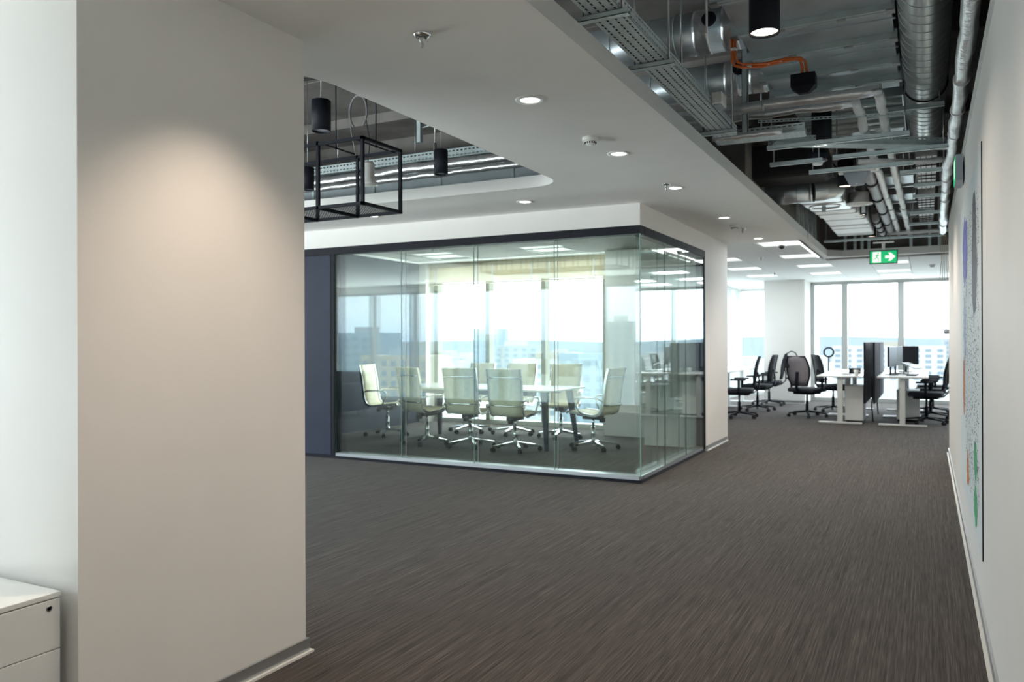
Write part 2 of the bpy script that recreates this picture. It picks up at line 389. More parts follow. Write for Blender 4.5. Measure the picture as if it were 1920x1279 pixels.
# windows: frame bars, panes, sills, all parts of a window
def window(name, along, pos, a0, a1, z0, z1, mull, mw=.06, dep=.12, mm=MULL, sill=.1, head=True):
    def bx(u0, u1, d0, d1, za, zb):
        return B(u0, u1, pos+d0, pos+d1, za, zb) if along == 'x' else B(pos+d0, pos+d1, u0, u1, za, zb)
    wn = struct(name, bx(a0, a1, 0, dep+.05, 0, sill), MULL)
    if head and z1 < ZC: struct('head_panel', bx(a0, a1, 0, dep, z1, ZC), WALLP, wn)
    struct('frame', bx(a0, a1, 0, dep, z1-.05, z1), mm, wn)
    for u in mull: struct('mullion', bx(u-mw/2, u+mw/2, -.04, dep, sill, z1-.05), mm, wn)
    ed = [a0]+list(mull)+[a1]
    for u, v in zip(ed, ed[1:]):
        if v-u > .1: struct('pane', bx(u+mw/2, v-mw/2, dep*.5, dep*.5+.002, sill, z1-.05), WGLASS, wn)
    return wn
window('window_1', 'x', 11.42, -7.46, -4.13, .06, 2.65, [-7.38, -6.38, -5.37, -4.33], mw=.075, sill=.07, head=False, mm=mat('olive_mullion', (.22, .22, .17), .5, noise=.02))
window('window_2', 'x', 19.0, -2.32, 4.2, .06, ZC-.02, [-2.28, -1.60, -.48, .64, 1.76, 2.88, 4.1], mw=.12, sill=.08)
window('window_3', 'y', -4.28, 16.9, 20.5, .06, ZC-.02, [16.95, 18.1, 19.4, 20.4], mw=.10, dep=.14, sill=.08)
window('window_4', 'x', 20.5, -4.28, -2.3, .06, ZC-.02, [-4.2, -3.2, -2.4], mw=.10, sill=.08)
window('window_5', 'x', -.72, -14.0, -4.5, .06, 2.5, [-13.95+1.16*i for i in range(9)], mw=.10, sill=.08)
window('window_6', 'y', -14.1, -.6, 7.2, .06, 2.5, [-.5+1.1*i for i in range(8)], mw=.10, sill=.08)
struct('wall_office_return', B(-2.45, -2.30, 18.75, 20.6, 0, ZC), WALLP)

# ------------------------------------------------------------------ glass meeting box
gp = thing('glass_partition', 'long front wall of the glass meeting room with dark top rail', 'glass partition', (-4.245, 7.24, 0))
W = dict(world=True)
obj('top_rail', B(-6.14, -2.395, 7.235, 7.36, 2.37, 2.45), DARKFR, gp, **W)
obj('floor_rail', MB().box(-6.14, -2.395, 7.232, 7.37, 0, .03), DARKFR, gp, **W)
obj('silver_bead', MB().box(-6.09, -2.42, 7.245, 7.36, .03, .065), ALU, gp, label='silver bead along the foot of the glass', **W)
obj('end_post', B(-6.14, -6.09, 7.235, 7.36, .03, 2.37), DARKFR, gp, **W)
jx = [-6.09, -5.16, -4.23, -3.30, -2.402]
for yy in (7.252, 7.335):
    for a, b in zip(jx, jx[1:]):
        if yy > 7.3 and b == jx[-1]: b = -2.49
        pn = obj('pane', B(a+.003, b-.003, yy, yy+.01, .065, 2.37), GLASS, gp, **W)
        obj('pane_edge', B(a-.002, a+.003, yy, yy+.01, .065, 2.37), EDGE if yy < 7.3 else MULL, pn, **W)
obj('corner_seal', B(-2.407, -2.399, 7.24, 7.25, .065, 2.37), EDGE, gp, **W)
gs = thing('glass_partition', 'short side wall of the glass meeting room facing the corridor', 'glass partition', (-2.45, 8.5, 0))
obj('top_rail', B(-2.50, -2.395, 7.37, 9.72, 2.37, 2.45), DARKFR, gs, **W)
obj('floor_rail', B(-2.50, -2.395, 7.37, 9.72, 0, .03), DARKFR, gs, **W)
obj('silver_bead', B(-2.495, -2.41, 7.37, 9.68, .03, .065), ALU, gs, label='silver bead along the foot of the glass', **W)
obj('end_post', B(-2.50, -2.395, 9.67, 9.72, .03, 2.37), DARKFR, gs, **W)
jy = [7.262, 8.06, 8.87, 9.67]
for xx in (-2.412, -2.492):
    for a, b in zip(jy, jy[1:]):
        if xx < -2.45 and a == jy[0]: a = 7.36
        pn = obj('pane', B(xx, xx+.01, a+.003, b-.003, .065, 2.37), GLASS, gs, **W)
        obj('pane_edge', B(xx, xx+.01, b-.003, b+.002, .065, 2.37), EDGE if xx > -2.45 else MULL, pn, **W)
# dark cladding left of the glass
pc = thing('wall_cladding', 'dark blue wall cladding panels left of the glass meeting room', 'wall panel', (-6.9, 7.26, 0))
for a, b in ((-6.60, -6.16), (-7.55, -6.61), (-8.5, -7.56), (-9.5, -8.51)):
    obj('panel', B(a, b, 7.25, 7.35, .03, 2.37), NAVY, pc, bevel=.004, **W)
obj('top_rail', B(-9.5, -6.14, 7.235, 7.39, 2.37, 2.45), DARKFR, pc, **W)
obj('floor_rail', B(-9.5, -6.14, 7.235, 7.39, 0, .03), DARKFR, pc, **W)

# meeting room ceiling
mc = struct('ceiling', B(-7.6, -2.5, 7.4, 11.45, ZC+.04, ZC+.07), TILE)
struct('trim_2', MB().box(-7.6, -2.54, 7.4, 7.5, ZC-.002, ZC+.04).box(-7.6, -4.13, 11.1, 11.42, ZC-.002, ZC+.04).box(-7.6, -7.44, 7.5, 11.1, ZC-.002, ZC+.04).box(-2.64, -2.54, 7.5, 11.1, ZC-.002, ZC+.04), PLASTER)
mp_ = [(-6.54, 10.4), (-4.74, 10.4), (-4.74, 8.6)]
tiles(mc, -7.44, 8, 7.5, 6, lambda x, y: any(abs(x-a) < .31 and abs(y-b) < .31 for a, b in mp_), ZC-.0)
mlab = ['light panel in the meeting room ceiling at its left side', 'light panel in the meeting room ceiling near the windows', 'light panel in the meeting room ceiling nearest the glass corner']
for (x, y), lb in zip(mp_, mlab):
    t = thing('ceiling_light_panel', 'square '+lb, 'ceiling light', (x, y-.1+.1, ZC), 0)
    obj('frame', MB().box(-.296,.296,-.296,-.27,-.012,.02).box(-.296,.296,.27,.296,-.012,.02).box(-.296,-.27,-.27,.27,-.012,.02).box(.27,.296,-.27,.27,-.012,.02), MULL, t)
    obj('diffuser', B(-.27,.27,-.27,.27,.004,.02), PANEL, t)
    l = bpy.data.lights.new('panel_glow', 'AREA'); l.size = .5; l.energy = 2.5; l.color = (.95, 1, 1)
    lo = bpy.data.objects.new('panel_glow', l); COL.objects.link(lo); lo.parent = t; lo.location.z = -.02

# ------------------------------------------------------------------ blinds
bays = [(-7.45, -6.371, 'leftmost'), (-6.37, -5.361, 'second from left'), (-5.36, -4.321, 'third from left'), (-4.32, -4.135, 'narrow rightmost')]
for a, b, wd in bays:
    t = thing('venetian_blind', f'beige venetian blind gathered at the top of the meeting room window, {wd}', 'blind', ((a+b)/2, 11.3, 2.3), 0)
    obj('head_box', B(a, b, 11.28, 11.36, 2.60, 2.655), BEIGE, t, **W)
    sl = MB()
    for k in range(14):
        z = 2.33+k*.019
        sl.add([(a,11.275,z),(b,11.275,z),(b,11.30,z+.021),(a,11.30,z+.021),(a,11.275,z+.003),(b,11.275,z+.003),(b,11.30,z+.024),(a,11.30,z+.024)],
               [(0,3,2,1),(4,5,6,7),(0,1,5,4),(1,2,6,5),(2,3,7,6),(3,0,4,7)])
    so = obj('slat', sl, BEIGE, t, kind='stuff', **W)
    obj('bottom_rail', B(a, b, 11.28, 11.34, 2.30, 2.322), BEIGE, t, **W)
    for u in ([a+.15, b-.15] if b-a > .3 else [a+.08]):
        obj('ladder_cord', B(u-.012, u+.012, 11.268, 11.272, 2.3, 2.6), WHITEP, t, **W)

# ------------------------------------------------------------------ exterior (city seen far below)
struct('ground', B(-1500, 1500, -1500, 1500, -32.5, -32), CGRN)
for sgn in (1, -1):
    hl = MB()
    pts = []
    for i in range(61):
        x = -1400+i*2800/60; h = 2+6*abs(math.sin(i*.31))+5*math.sin(i*.13+1)**2
        pts.append((x, h))
    vs = []
    for x, h in pts: vs += [(x, sgn*1300, -32), (x, sgn*1300, -32+28+h), (x, sgn*1420, -32)]
    fs = []
    for i in range(60):
        a = i*3; fs += [(a, a+3, a+4, a+1), (a+1, a+4, a+5, a+2)]
    hl.add(vs, fs)
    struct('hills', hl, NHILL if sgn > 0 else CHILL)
bl = ['pale block of flats standing in the city below the windows', 'bluish tower standing in the city below the windows', 'grey block standing in the city below the windows', 'white block standing in the city below the windows']
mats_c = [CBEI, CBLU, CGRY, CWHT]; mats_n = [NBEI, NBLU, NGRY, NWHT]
def building(x, y, wx, wy, h, mi, rows, cols, label, face=-1):
    t = thing('city_building', label, 'building', (x, y, -32), 0)
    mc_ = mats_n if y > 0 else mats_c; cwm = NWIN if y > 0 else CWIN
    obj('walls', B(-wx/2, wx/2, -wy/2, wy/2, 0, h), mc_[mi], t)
    obj('roof_box', B(-wx*.2, wx*.15, -wy*.2, wy*.2, h, h+2.5), mc_[(mi+1) % 4], t)
    me = None
    for r_ in range(rows):
        for c in range(cols):
            cw = wx/cols; x0 = -wx/2+cw*(c+.25); z = h-3.4-3.2*r_
            if z < 1: continue
            if me is None:
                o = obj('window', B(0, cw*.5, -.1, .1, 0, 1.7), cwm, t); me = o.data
            else:
                o = bpy.data.objects.new('window', me); COL.objects.link(o); o.parent = t
            o.location = (x0, face*wy/2, z)
building(-107, -285, 13, 12, 41, 2, 12, 3, 'narrow grey tower mirrored in the glass near its right corner', 1)
# buildings behind the camera: (x, y) far to the south-west, seen mirrored in the glass
for x, y, wx, h, mi, rows, cols, lb in (
        (-235, -195, 52, 33, 0, 8, 12, 'broad pale block of flats mirrored in the left part of the glass'),
        (-205, -250, 22, 37, 1, 9, 5, 'bluish tower mirrored in the left part of the glass'),
        (-150, -200, 26, 29, 0, 7, 7, 'pale stepped block mirrored in the middle of the glass'),
        (-175, -300, 30, 34, 2, 8, 6, 'grey slab block mirrored left of the middle of the glass')):
    building(x, y, wx, 16, h, mi, rows, cols, lb, 1)
for x, y, wx, h, mi, rows, cols, lb in (
        (-330, 430, 60, 33, 0, 8, 10, 'broad pale block of flats outside the meeting room windows at left'),
        (-255, 460, 18, 42, 1, 11, 3, 'bluish tower outside the left meeting room windows'),
        (-215, 420, 34, 31, 2, 7, 6, 'grey block outside the middle meeting room window'),
        (-120, 260, 22, 27, 3, 6, 5, 'white block outside the right meeting room window'),
        (-70, 180, 15, 30.5, 1, 9, 5, 'blue glass block outside the far office corner window'),
        (-20, 520, 60, 30, 3, 6, 10, 'long white block outside the far office windows'),
        (30, 620, 40, 34, 2, 6, 8, 'grey block on the skyline outside the right office window')):
    building(x, y, wx, 16, h, mi, rows, cols, lb, -1)
low = MB()
for i in range(260):
    s_ = random.choice((1, 1, -1)); x = random.uniform(-700, 400); y = s_*random.uniform(640, 1100); ww = random.uniform(8, 30); h = random.uniform(6, 22)
    low.box(x-ww/2, x+ww/2, y-8, y+8, -32, -32+h)
obj('low_rooftops', low, NWHT, label='scattered low pale houses spread over the hazy city below', cat='houses', kind='stuff')

# ------------------------------------------------------------------ downlights, detectors, sprinklers
def downlight(x, y, label, spot=True, e_=4):
    t = thing('downlight', label, 'downlight', (x, y, ZC))
    obj('trim_ring', MB().lathe([(.052, 0), (.056, -.006), (.078, -.006), (.082, 0)], n=32), WHITEP, t)
    obj('lens', MB().lathe([(.0005, -.002), (.052, -.002)], n=32), LAMPW, t)
    l = bpy.data.lights.new('downlight_beam', 'SPOT'); l.energy = e_; l.spot_size = R(95); l.spot_blend = .8; l.shadow_soft_size = .03; l.color = (1, .80, .62)
    lo = bpy.data.objects.new('downlight_beam', l); COL.objects.link(lo); lo.parent = t; lo.location.z = -.02
for y, lb in ((3.87, 'nearest and largest'), (5.27, 'second nearest'), (6.68, 'third nearest'), (8.54, 'fourth nearest'), (10.48, 'farthest')):
    downlight(-1.9, y, f'round recessed downlight in the plaster ceiling row along the corridor, {lb}', e_=2 if y > 10 else 9)
downlight(-1.9, 2.1, 'round recessed downlight beside the big white column washing its face', e_=15)
downlight(-1.9, .5, 'round recessed downlight over the corridor behind the camera')
downlight(-3.33, 6.67, 'round recessed downlight between the ceiling opening and the glass room')
downlight(-5.1, 6.67, 'round recessed downlight above the dark cladding left of the glass')
def detector(x, y, label):
    t = thing('smoke_detector', label, 'smoke detector', (x, y, ZC))
    obj('base', MB().lathe([(0.001, 0), (.052, 0), (.054, -.018), (.05, -.026), (.0, -.026)], n=28), WHITEP, t)
    obj('sensor_cap', MB().lathe([(.036, -.026), (.032, -.044), (.024, -.05), (0.0005, -.05)], n=28), WHITEP, t)
    sl = MB()
    for k in range(14):
        a = 2*PI*k/14; c, s = math.cos(a)*.0345, math.sin(a)*.0345
        sl.box(c-.003, c+.003, s-.003, s+.003, -.042, -.030)
    obj('vent_slots', sl, RUBB, t)
detector(-1.91, 4.77, 'white smoke detector on the ceiling between the two nearest downlights')
detector(-1.92, 9.15, 'white smoke detector on the ceiling beyond the fourth downlight')
detector(.1, 15.6, 'white smoke detector on the far office tile ceiling')
def sprinkler(x, y, label):
    t = thing('sprinkler', label, 'sprinkler', (x, y, ZC))
    obj('escutcheon', MB().lathe([(.016, -.012), (.022, -.016), (.038, -.004), (.038, 0), (.0, 0)], n=24), CHROME, t)
    obj('nozzle', MB().lathe([(0.0005, 0), (.014, 0), (.014, -.028), (.009, -.032), (.009, -.046), (.005, -.058), (0.0005, -.058)], n=12), ALU, t)
    obj('bulb', MB().cyl((0, 0, -.03), (0, 0, -.05), .004, 8), RUBB, t)
sprinkler(-1.9, 2.83, 'chrome sprinkler head on the plaster ceiling nearest the camera')
sprinkler(-1.92, 6.48, 'chrome sprinkler head beside the third downlight')
sprinkler(-1.89, 9.46, 'chrome sprinkler head just beyond the far smoke detector')
sprinkler(-6.1, 9.34, 'sprinkler head on the meeting room ceiling')
sprinkler(-2.3, 12.9, 'sprinkler head on the office tile ceiling near its border')
sprinkler(-2.6, 16.0, 'sprinkler head on the office tile ceiling near the white column')
dc = thing('dome_camera', 'white dome security camera with black lens hanging from the ceiling border', 'camera', (-1.71, 11.1, ZC))
obj('housing', MB().lathe([(0.0005, 0), (.055, 0), (.06, -.03), (.05, -.05), (.0005, -.05)], n=24), WHITEP, dc)
obj('dome', MB().lathe([(.04, -.05), (.035, -.07), (.02, -.085), (.0005, -.09)], n=20), MONB, dc)

ll = thing('linear_light', 'thin white light line along the border of the far tile ceiling', 'light strip', (-1.50, 12.2, ZC-.004))
obj('housing', B(-.016, .016, -1.1, 1.1, .001, .004), WHITEP, ll)
obj('diffuser', B(-.012, .012, -1.09, 1.09, -.002, .001), LAMPW, ll)

# ------------------------------------------------------------------ cylinder pendants
def pendant(x, y, z, label,  r=.073, h=.26, zt=3.70, on=True, cord=True):
    t = thing('cylinder_pendant', label, 'pendant light', (x, y, z))
    obj('housing', MB().lathe([(.001, h), (r-.004, h), (r, h-.004), (r, 0), (r-.006, 0), (r-.006, .012)], n=32), BLACK, t)
    obj('lens', MB().lathe([(.0005, .012), (r-.006, .012)], n=32), LAMP if on else GREYP, t)
    if cord: obj('cord', MB().cyl((0, 0, h), (0, 0, zt-z), .003, 6), ALU, t)
    if on:
        l = bpy.data.lights.new('pendant_beam', 'SPOT'); l.energy = 36 if 6 < y < 12 else 18; l.spot_size = R(140); l.spot_blend = .7; l.shadow_soft_size = .05; l.color = (1, .86, .72)
        lo = bpy.data.objects.new('pendant_beam', l); COL.objects.link(lo); lo.parent = t
for y, lb in ((4.04, 'nearest and largest'), (6.45, 'second nearest'), (8.45, 'third, beside the grey access point'),
              (10.48, 'fourth, below the round speaker'), (12.72, 'farthest, near the exit sign')):
    pendant(-.70, y, 2.86, 'lit black cylinder pendant under the open ceiling, '+lb, zt=3.2 if y < 6.5 else 3.7)
pendant(-.70, 1.9, 2.86, 'lit black cylinder pendant over the corridor behind the picture edge')
pendant(-3.47, 4.0, 2.715, 'black cylinder pendant hanging above the steel frame, nearest', r=.062, h=.20, on=False)
pendant(-3.52, 5.51, 2.72, 'black cylinder pendant to the right of the steel frame', r=.058, h=.20, on=False)
pendant(-4.93, 5.5, 2.72, 'black cylinder pendant cut by the column edge, behind the steel frame', r=.058, h=.20, on=False)

# ------------------------------------------------------------------ steel hanging frame
cg = thing('hanging_steel_frame', 'black square-tube steel frame with perforated tray hanging below the ceiling opening', 'hanging shelf', (-4.1, 4.67, 2.3))
xs = [-3.49-.40*i for i in range(6)]; x0c, x1c, y0c, y1c, zb, ztp, q = xs[-1], xs[0], 4.45, 4.90, 2.31, 2.79, .011
for yy in (y0c, y1c):
    obj('top_bar', B(x0c-q, x1c+q, yy-q, yy+q, ztp-2*q, ztp), BLACK, cg, **W)
    obj('bottom_bar', B(x0c-q, x1c+q, yy-q, yy+q, zb, zb+2*q), BLACK, cg, **W)
    for x in xs[:1]+xs[1:]: obj('post', B(x-q, x+q, yy-q, yy+q, zb, ztp), BLACK, cg, **W)
for x in (xs[0], xs[-1]):
    obj('top_bar', B(x-q, x+q, y0c, y1c, ztp-2*q, ztp), BLACK, cg, **W)
    obj('bottom_bar', B(x-q, x+q, y0c, y1c, zb, zb+2*q), BLACK, cg, **W)
for x in xs[1:-1]: obj('tray_rib', B(x-.008, x+.008, y0c, y1c, zb-.004, zb+.02), BLACK, cg, **W)
obj('perforated_tray', MB().perf((x0c, y0c, zb+.022), (1,0,0), (0,1,0), x1c-x0c, y1c-y0c, 18, .025, .014, .014), DARKFR, cg, **W)
for i, (x, z) in enumerate(((-3.91, 2.80), (-3.54, 2.77), (-4.7, 2.80))):
    t = thing('suspension_rod', ['thin black suspension rod ending inside the steel frame, left one', 'thin black suspension rod ending inside the steel frame, right one', 'thin black suspension rod over the hidden end of the steel frame'][i], 'rod', (x, 4.67, z))
    obj('rod', MB().cyl((0,0,0), (0,0,3.72-z), .005, 8), BLACK, t)
    obj('end_ball', MB().lathe([(.0005,-.012),(.009,-.008),(.012,0),(.009,.008),(.0005,.012)], n=12), BLACK, t)
    obj('cross_strap', B(-.006, .006, -.22, .22, -.004, .004), BLACK, t)

# ------------------------------------------------------------------ left void: tray, pipes, duct
def cable_tray(name, label, o, u, L, W_, H, rows=3, pitch=.03, sl=.018, sw=.006, v=None):
    u = Vector(u).normalized(); v = Vector(v) if v else Vector((0,0,1)).cross(u).normalized(); o = Vector(o)
    t = thing(name, label, 'cable tray', o+u*L/2)
    obj('tray_base', MB().perf(o, u, v, L, W_, rows, pitch, sl, sw), GALVL, t, solid=.0015, **W)
    obj('tray_side', MB().perf(o, u, (0,0,1), L, H, 2, pitch, sl, sw), GALVL, t, solid=.0015, **W)
    obj('tray_side', MB().perf(o+v*W_, u, (0,0,1), L, H, 2, pitch, sl, sw), GALVL, t, solid=.0015, **W)
    return t
cable_tray('cable_tray', 'perforated cable tray running along the back of the left ceiling opening', (-7.3, 6.62, 3.15), (1,0,0), 5.6, .2, .085, rows=4, pitch=.045, sl=.026, sw=.014)
def foil_pipe(label, pts, r, mat_=FOIL, ring=.45, name='foil_pipe', rm=None, jit=.006):
    P = [Vector(p) for p in pts]; sm = []
    for a, b in zip(P, P[1:]):
        n = max(2, int((b-a).length/.12))
        for i in range(n): sm.append(a.lerp(b, i/n))
    sm.append(P[-1]); rs = [r*(1+random.uniform(-.10, .10)) for _ in sm]
    sm = [p+Vector([random.uniform(-jit, jit) for _ in range(3)]) for p in sm]
    t = thing(name, label, 'pipe', P[0])
    obj('insulation', MB().tube(sm, rs, 16), mat_, t, **W)
    for a, b in zip(P, P[1:]):
        d = (b-a); n = int(d.length/ring)
        for i in range(1, n):
            c = a+d*(i/n); e_ = d.normalized()
            obj('clamp_ring', MB().cyl(c-e_*.008, c+e_*.008, r*1.13, 16), rm or GALVL, t, **W)
    return t
foil_pipe('crinkled foil pipe running below the tray in the left ceiling opening', [(-7.3, 6.42, 3.0), (-5.3, 6.45, 3.02), (-4.45, 6.45, 3.04), (-2.0, 6.45, 3.06)], .05, FOIL, .9)
foil_pipe('second foil pipe low behind the steel frame', [(-7.2, 6.28, 2.93), (-5.2, 6.3, 2.92), (-3.0, 6.3, 2.93)], .03, FOIL, .8)
t = thing('rectangular_duct', 'grey sheet metal duct along the back of the left ceiling opening', 'duct', (-4.6, 6.9, 2.85))
obj('duct_body', B(-7.3, -1.9, 6.56, 7.1, 2.85, 3.1), GALV, t, **W)
for x in (-6.6, -5.8, -5.0, -4.2, -3.4, -2.6): obj('flange', B(x-.015, x+.015, 6.55, 7.11, 2.84, 3.11), GALVL, t, **W)
t = thing('speaker', 'white ceiling speaker with cord hanging behind the steel frame', 'speaker', (-4.1, 5.3, 2.66))
obj('speaker_body', MB().lathe([(.0005,.18),(.045,.18),(.055,.16),(.055,.04),(.085,.0),(.085,-.008),(.0005,-.012)], n=28), WHITEP, t)
obj('cord', MB().tube([(0,0,.18),(.02,0,.35),(-.02,0,.55),(0,0,1.05)], .004, 6), RUBB, t)
t = thing('strut_channel', 'vertical steel strut with cross pipe clamp in the left ceiling opening', 'bracket', (-3.72, 5.5, 3.0))
obj('channel', MB().box(-.022,.022,-.02,-.016,0,.72).box(-.022,-.018,-.02,.02,0,.72).box(.018,.022,-.02,.02,0,.72), GALVL, t)
obj('clamp_arm', MB().cyl((0,0,.12),(.17,0,.14),.006,8), GALVL, t)
obj('hanger_rod', MB().cyl((.15,0,-.12),(.15,0,.72),.006,8), ALU, t)
obj('socket', MB().cyl((.15,0,-.13),(.15,0,-.02),.014,10), PVC, t)
foil_pipe('thin black conduit crossing the concrete in the left ceiling opening', [(-6.8, 4.9, 3.55), (-4.6, 5.1, 3.55), (-2.2, 5.5, 3.55)], .014, RUBB, 1.0, name='conduit', jit=.004)
foil_pipe('thick dark pipe at the top corner of the left ceiling opening', [(-7, 3.25, 3.3), (-2.9, 3.3, 3.35)], .07, RUBB, 1.3, name='dark_pipe', jit=.001)
t = thing('hanging_cable', 'looped brown cable hanging above the steel frame', 'cable', (-4.1, 5.3, 3.0))
obj('loop', MB().tube([(-.1+.09*math.cos(a), 0, .27+.14*math.sin(a)) for a in [R(d) for d in range(-60, 245, 15)]], .009, 8), PVC, t)
obj('strand', MB().tube([(-.19,0,.27),(-.17,0,.1),(-.12,0,-.1)], .006, 6), PVC, t)
for i, x in enumerate((-5.6, -4.6, -3.65, -3.2)):
    tg = obj('threaded_rod', MB().cyl((x, 6.72, 3.235), (x, 6.72, 3.72), .005, 6), ALU, None, 'thin threaded rod holding the tray in the left ceiling opening, '+('leftmost', 'second from left', 'third from left', 'rightmost')[i], 'rod')
# concrete seams
for y in (3.6, 4.15, 5.0, 5.6): struct('formwork_joint', B(-7.5, -2, y-.006, y+.006, 3.712, 3.72), CONC, slab)

# ------------------------------------------------------------------ right void
tr = cable_tray('cable_tray', 'long perforated cable tray following the edge of the plaster ceiling', (-1.32, 1.9, 2.785), (0,1,0), 3.75, .155, .06, rows=4, pitch=.039, sl=.025, sw=.009, v=(1,0,0))
for k in range(6): obj('slot_dark_fill', MB().tube([(-1.305+.025*k+.004*math.sin(y_*1.7+k), y_, 2.80) for y_ in [1.95+.3*i for i in range(13)]], .0125, 8), RUBB, tr, world=True)  # black fill added so the tray slots look dark from below
jb = thing('junction_box', 'small pale junction box fixed to the side of the cable tray', 'junction box', (-1.13, 4.95, 2.80))
obj('box_body', B(-.03, .03, -.07, .07, 0, .07), WHITEP, jb, bevel=.004)
obj('terminal', B(-.02, .02, -.055, .055, -.008, 0), GREYP, jb)
def strut(x0, x1, y, z, label, h=.022, wd=.041, rods=True, top=3.72):
    t = thing('strut_channel', label, 'strut channel', ((x0+x1)/2, y, z))
    L = (x1-x0)/2
    obj('channel', MB().box(-L, L, -wd/2, wd/2, 0, .003).box(-L, L, -wd/2, -wd/2+.003, 0, h).box(-L, L, wd/2-.003, wd/2, 0, h), GALVL, t)
    if rods:
        for s_ in (-1, 1): obj('threaded_rod', MB().cyl((s_*(L-.03), 0, 0), (s_*(L-.03), 0, top-z), .005, 6), ALU, t)
    return t
for y, lb in ((3.27, 'nearest'), (3.97, 'middle'), (5.46, 'farthest')):
    strut(-1.37, -1.13, y, 2.757, f'steel channel under the long cable tray, {lb} of the three')
# wide rectangular duct with rails
rd = thing('rectangular_duct', 'wide flat sheet metal duct with bolted flange rails above the corridor', 'duct', (-.57, 4.5, 3.2))
obj('duct_body', MB().box(-1.0, -.165, 1.6, 6.45, 3.2, 3.55), GALV, rd, bevel=.006, **W)
for y in (2.5, 3.4, 4.32, 4.85, 5.32, 5.79, 6.17):
    fl = obj('flange_rail', MB().box(-1.03, -.148, y-.028, y-.004, 3.165, 3.22).box(-1.03, -.148, y+.004, y+.028, 3.165, 3.22), GALVL, rd, **W)
    obj('corner_plate', B(-.19, -.146, y-.03, y+.03, 3.158, 3.166), ALU, fl, **W)
    obj('corner_plate', B(-1.035, -.99, y-.03, y+.03, 3.158, 3.166), ALU, fl, **W)
    for x in (-.75, -.42): obj('flange_clip', B(x-.025, x+.025, y-.012, y+.012, 3.155, 3.19), ALU, fl, **W)
for y in (5.55, 5.05): obj('stiffener', B(-.99, -.15, y-.006, y+.006, 3.192, 3.2), GALV, rd, **W)
# second lower-lit duct section beyond
rd2 = thing('rectangular_duct', 'ribbed sheet metal duct section behind the twin foil pipes', 'duct', (-.4, 7.2, 3.2))
obj('duct_body', B(-.95, -.15, 6.75, 7.9, 3.22, 3.5), GALV, rd2, **W)
for y in (6.85, 7.05, 7.25, 7.45, 7.65): obj('rib', MB().cyl((-.94, y, 3.21), (-.16, y, 3.21), .022, 10), SPIRAL, rd2, **W)
for y, yy in ((9.2, 10.0), (10.5, 11.15), (11.9, 12.6)):
    d3 = thing('duct_box', f'sheet metal duct box behind the twin foil pipes, '+{9.2: 'nearest', 10.5: 'middle', 11.9: 'farthest'}[y]+' of three', 'duct', (-.3, y, 3.1))
    obj('duct_body', B(-.55, -.12, y, yy, 3.1, 3.5), GALV, d3, **W)
    obj('flange', B(-.57, -.10, y-.02, y+.02, 3.08, 3.5), ALU, d3, **W)
    obj('flange', B(-.57, -.10, yy-.02, yy+.02, 3.08, 3.5), ALU, d3, **W)
# spiral duct
sp = thing('spiral_duct', 'large bright spiral-seam round duct hanging beside the right wall', 'duct', (0, 4.5, 3.1))
R_s, zc_s = .138, 3.235
obj('duct_body', MB().tube([(0, 1.6, zc_s), (0, 7.95, zc_s)], R_s, 40, caps=False), SPIRAL, sp, **W)
sm_ = MB(); N = int((7.9-1.6)/.13*28); hp = []
for i in range(N+1):
    a = 2*PI*i/28; hp.append((math.cos(a)*(R_s+.0005), 1.62+.13*i/28, zc_s+math.sin(a)*(R_s+.0005)))
sm_.tube(hp, .003, 5, caps=False)
obj('spiral_seam', sm_, GALV, sp, kind='stuff', **W)
obj('end_cap', MB().tube([(0, 7.93, zc_s), (0, 8.0, zc_s), (0, 8.04, zc_s)], [R_s+.004, R_s+.002, .045], 40), SPIRAL, sp, **W)
obj('end_spigot', MB().cyl((0, 8.04, zc_s), (0, 8.2, zc_s-.01), .045, 16), SPIRAL, sp, **W)
obj('clamp_band', MB().torus((0, 6.55, zc_s), R_s+.004, .008, (0,1,0), 36), RUBB, sp, **W)
for s_ in (-1, 1):
    for y in (6.55, 4.6): obj('hanger_rod', MB().cyl((s_*(R_s+.012), y, zc_s), (s_*(R_s+.012), y, 3.72), .005, 6), ALU, sp, **W)
# ribbed bright duct beyond
gd = thing('ribbed_duct', 'pale ribbed duct lined up beyond the end of the spiral duct', 'duct', (0.01, 10, 3.0))
for y0_, y1_, z in ((8.15, 8.75, 3.02), (8.95, 9.5, 3.03), (9.9, 10.1, 3.06), (10.35, 11.3, 3.03), (11.6, 12.0, 3.1), (12.1, 12.8, 3.05)):
    sg = obj('duct_section', B(-.085, .095, y0_, y1_, z, z+.2), FOILM, gd, **W)
    for k in range(5): obj('rib', B(-.085+.045*k-.003, -.085+.045*k+.003, y0_, y1_, z-.008, z), RUBB, sg, **W)
    n = int((y1_-y0_)/.22)
    for k in range(1, n+1): obj('cross_rib', B(-.088, .098, y0_+(y1_-y0_)*k/(n+1)-.003, y0_+(y1_-y0_)*k/(n+1)+.003, z-.01, z), RUBB, sg, **W)
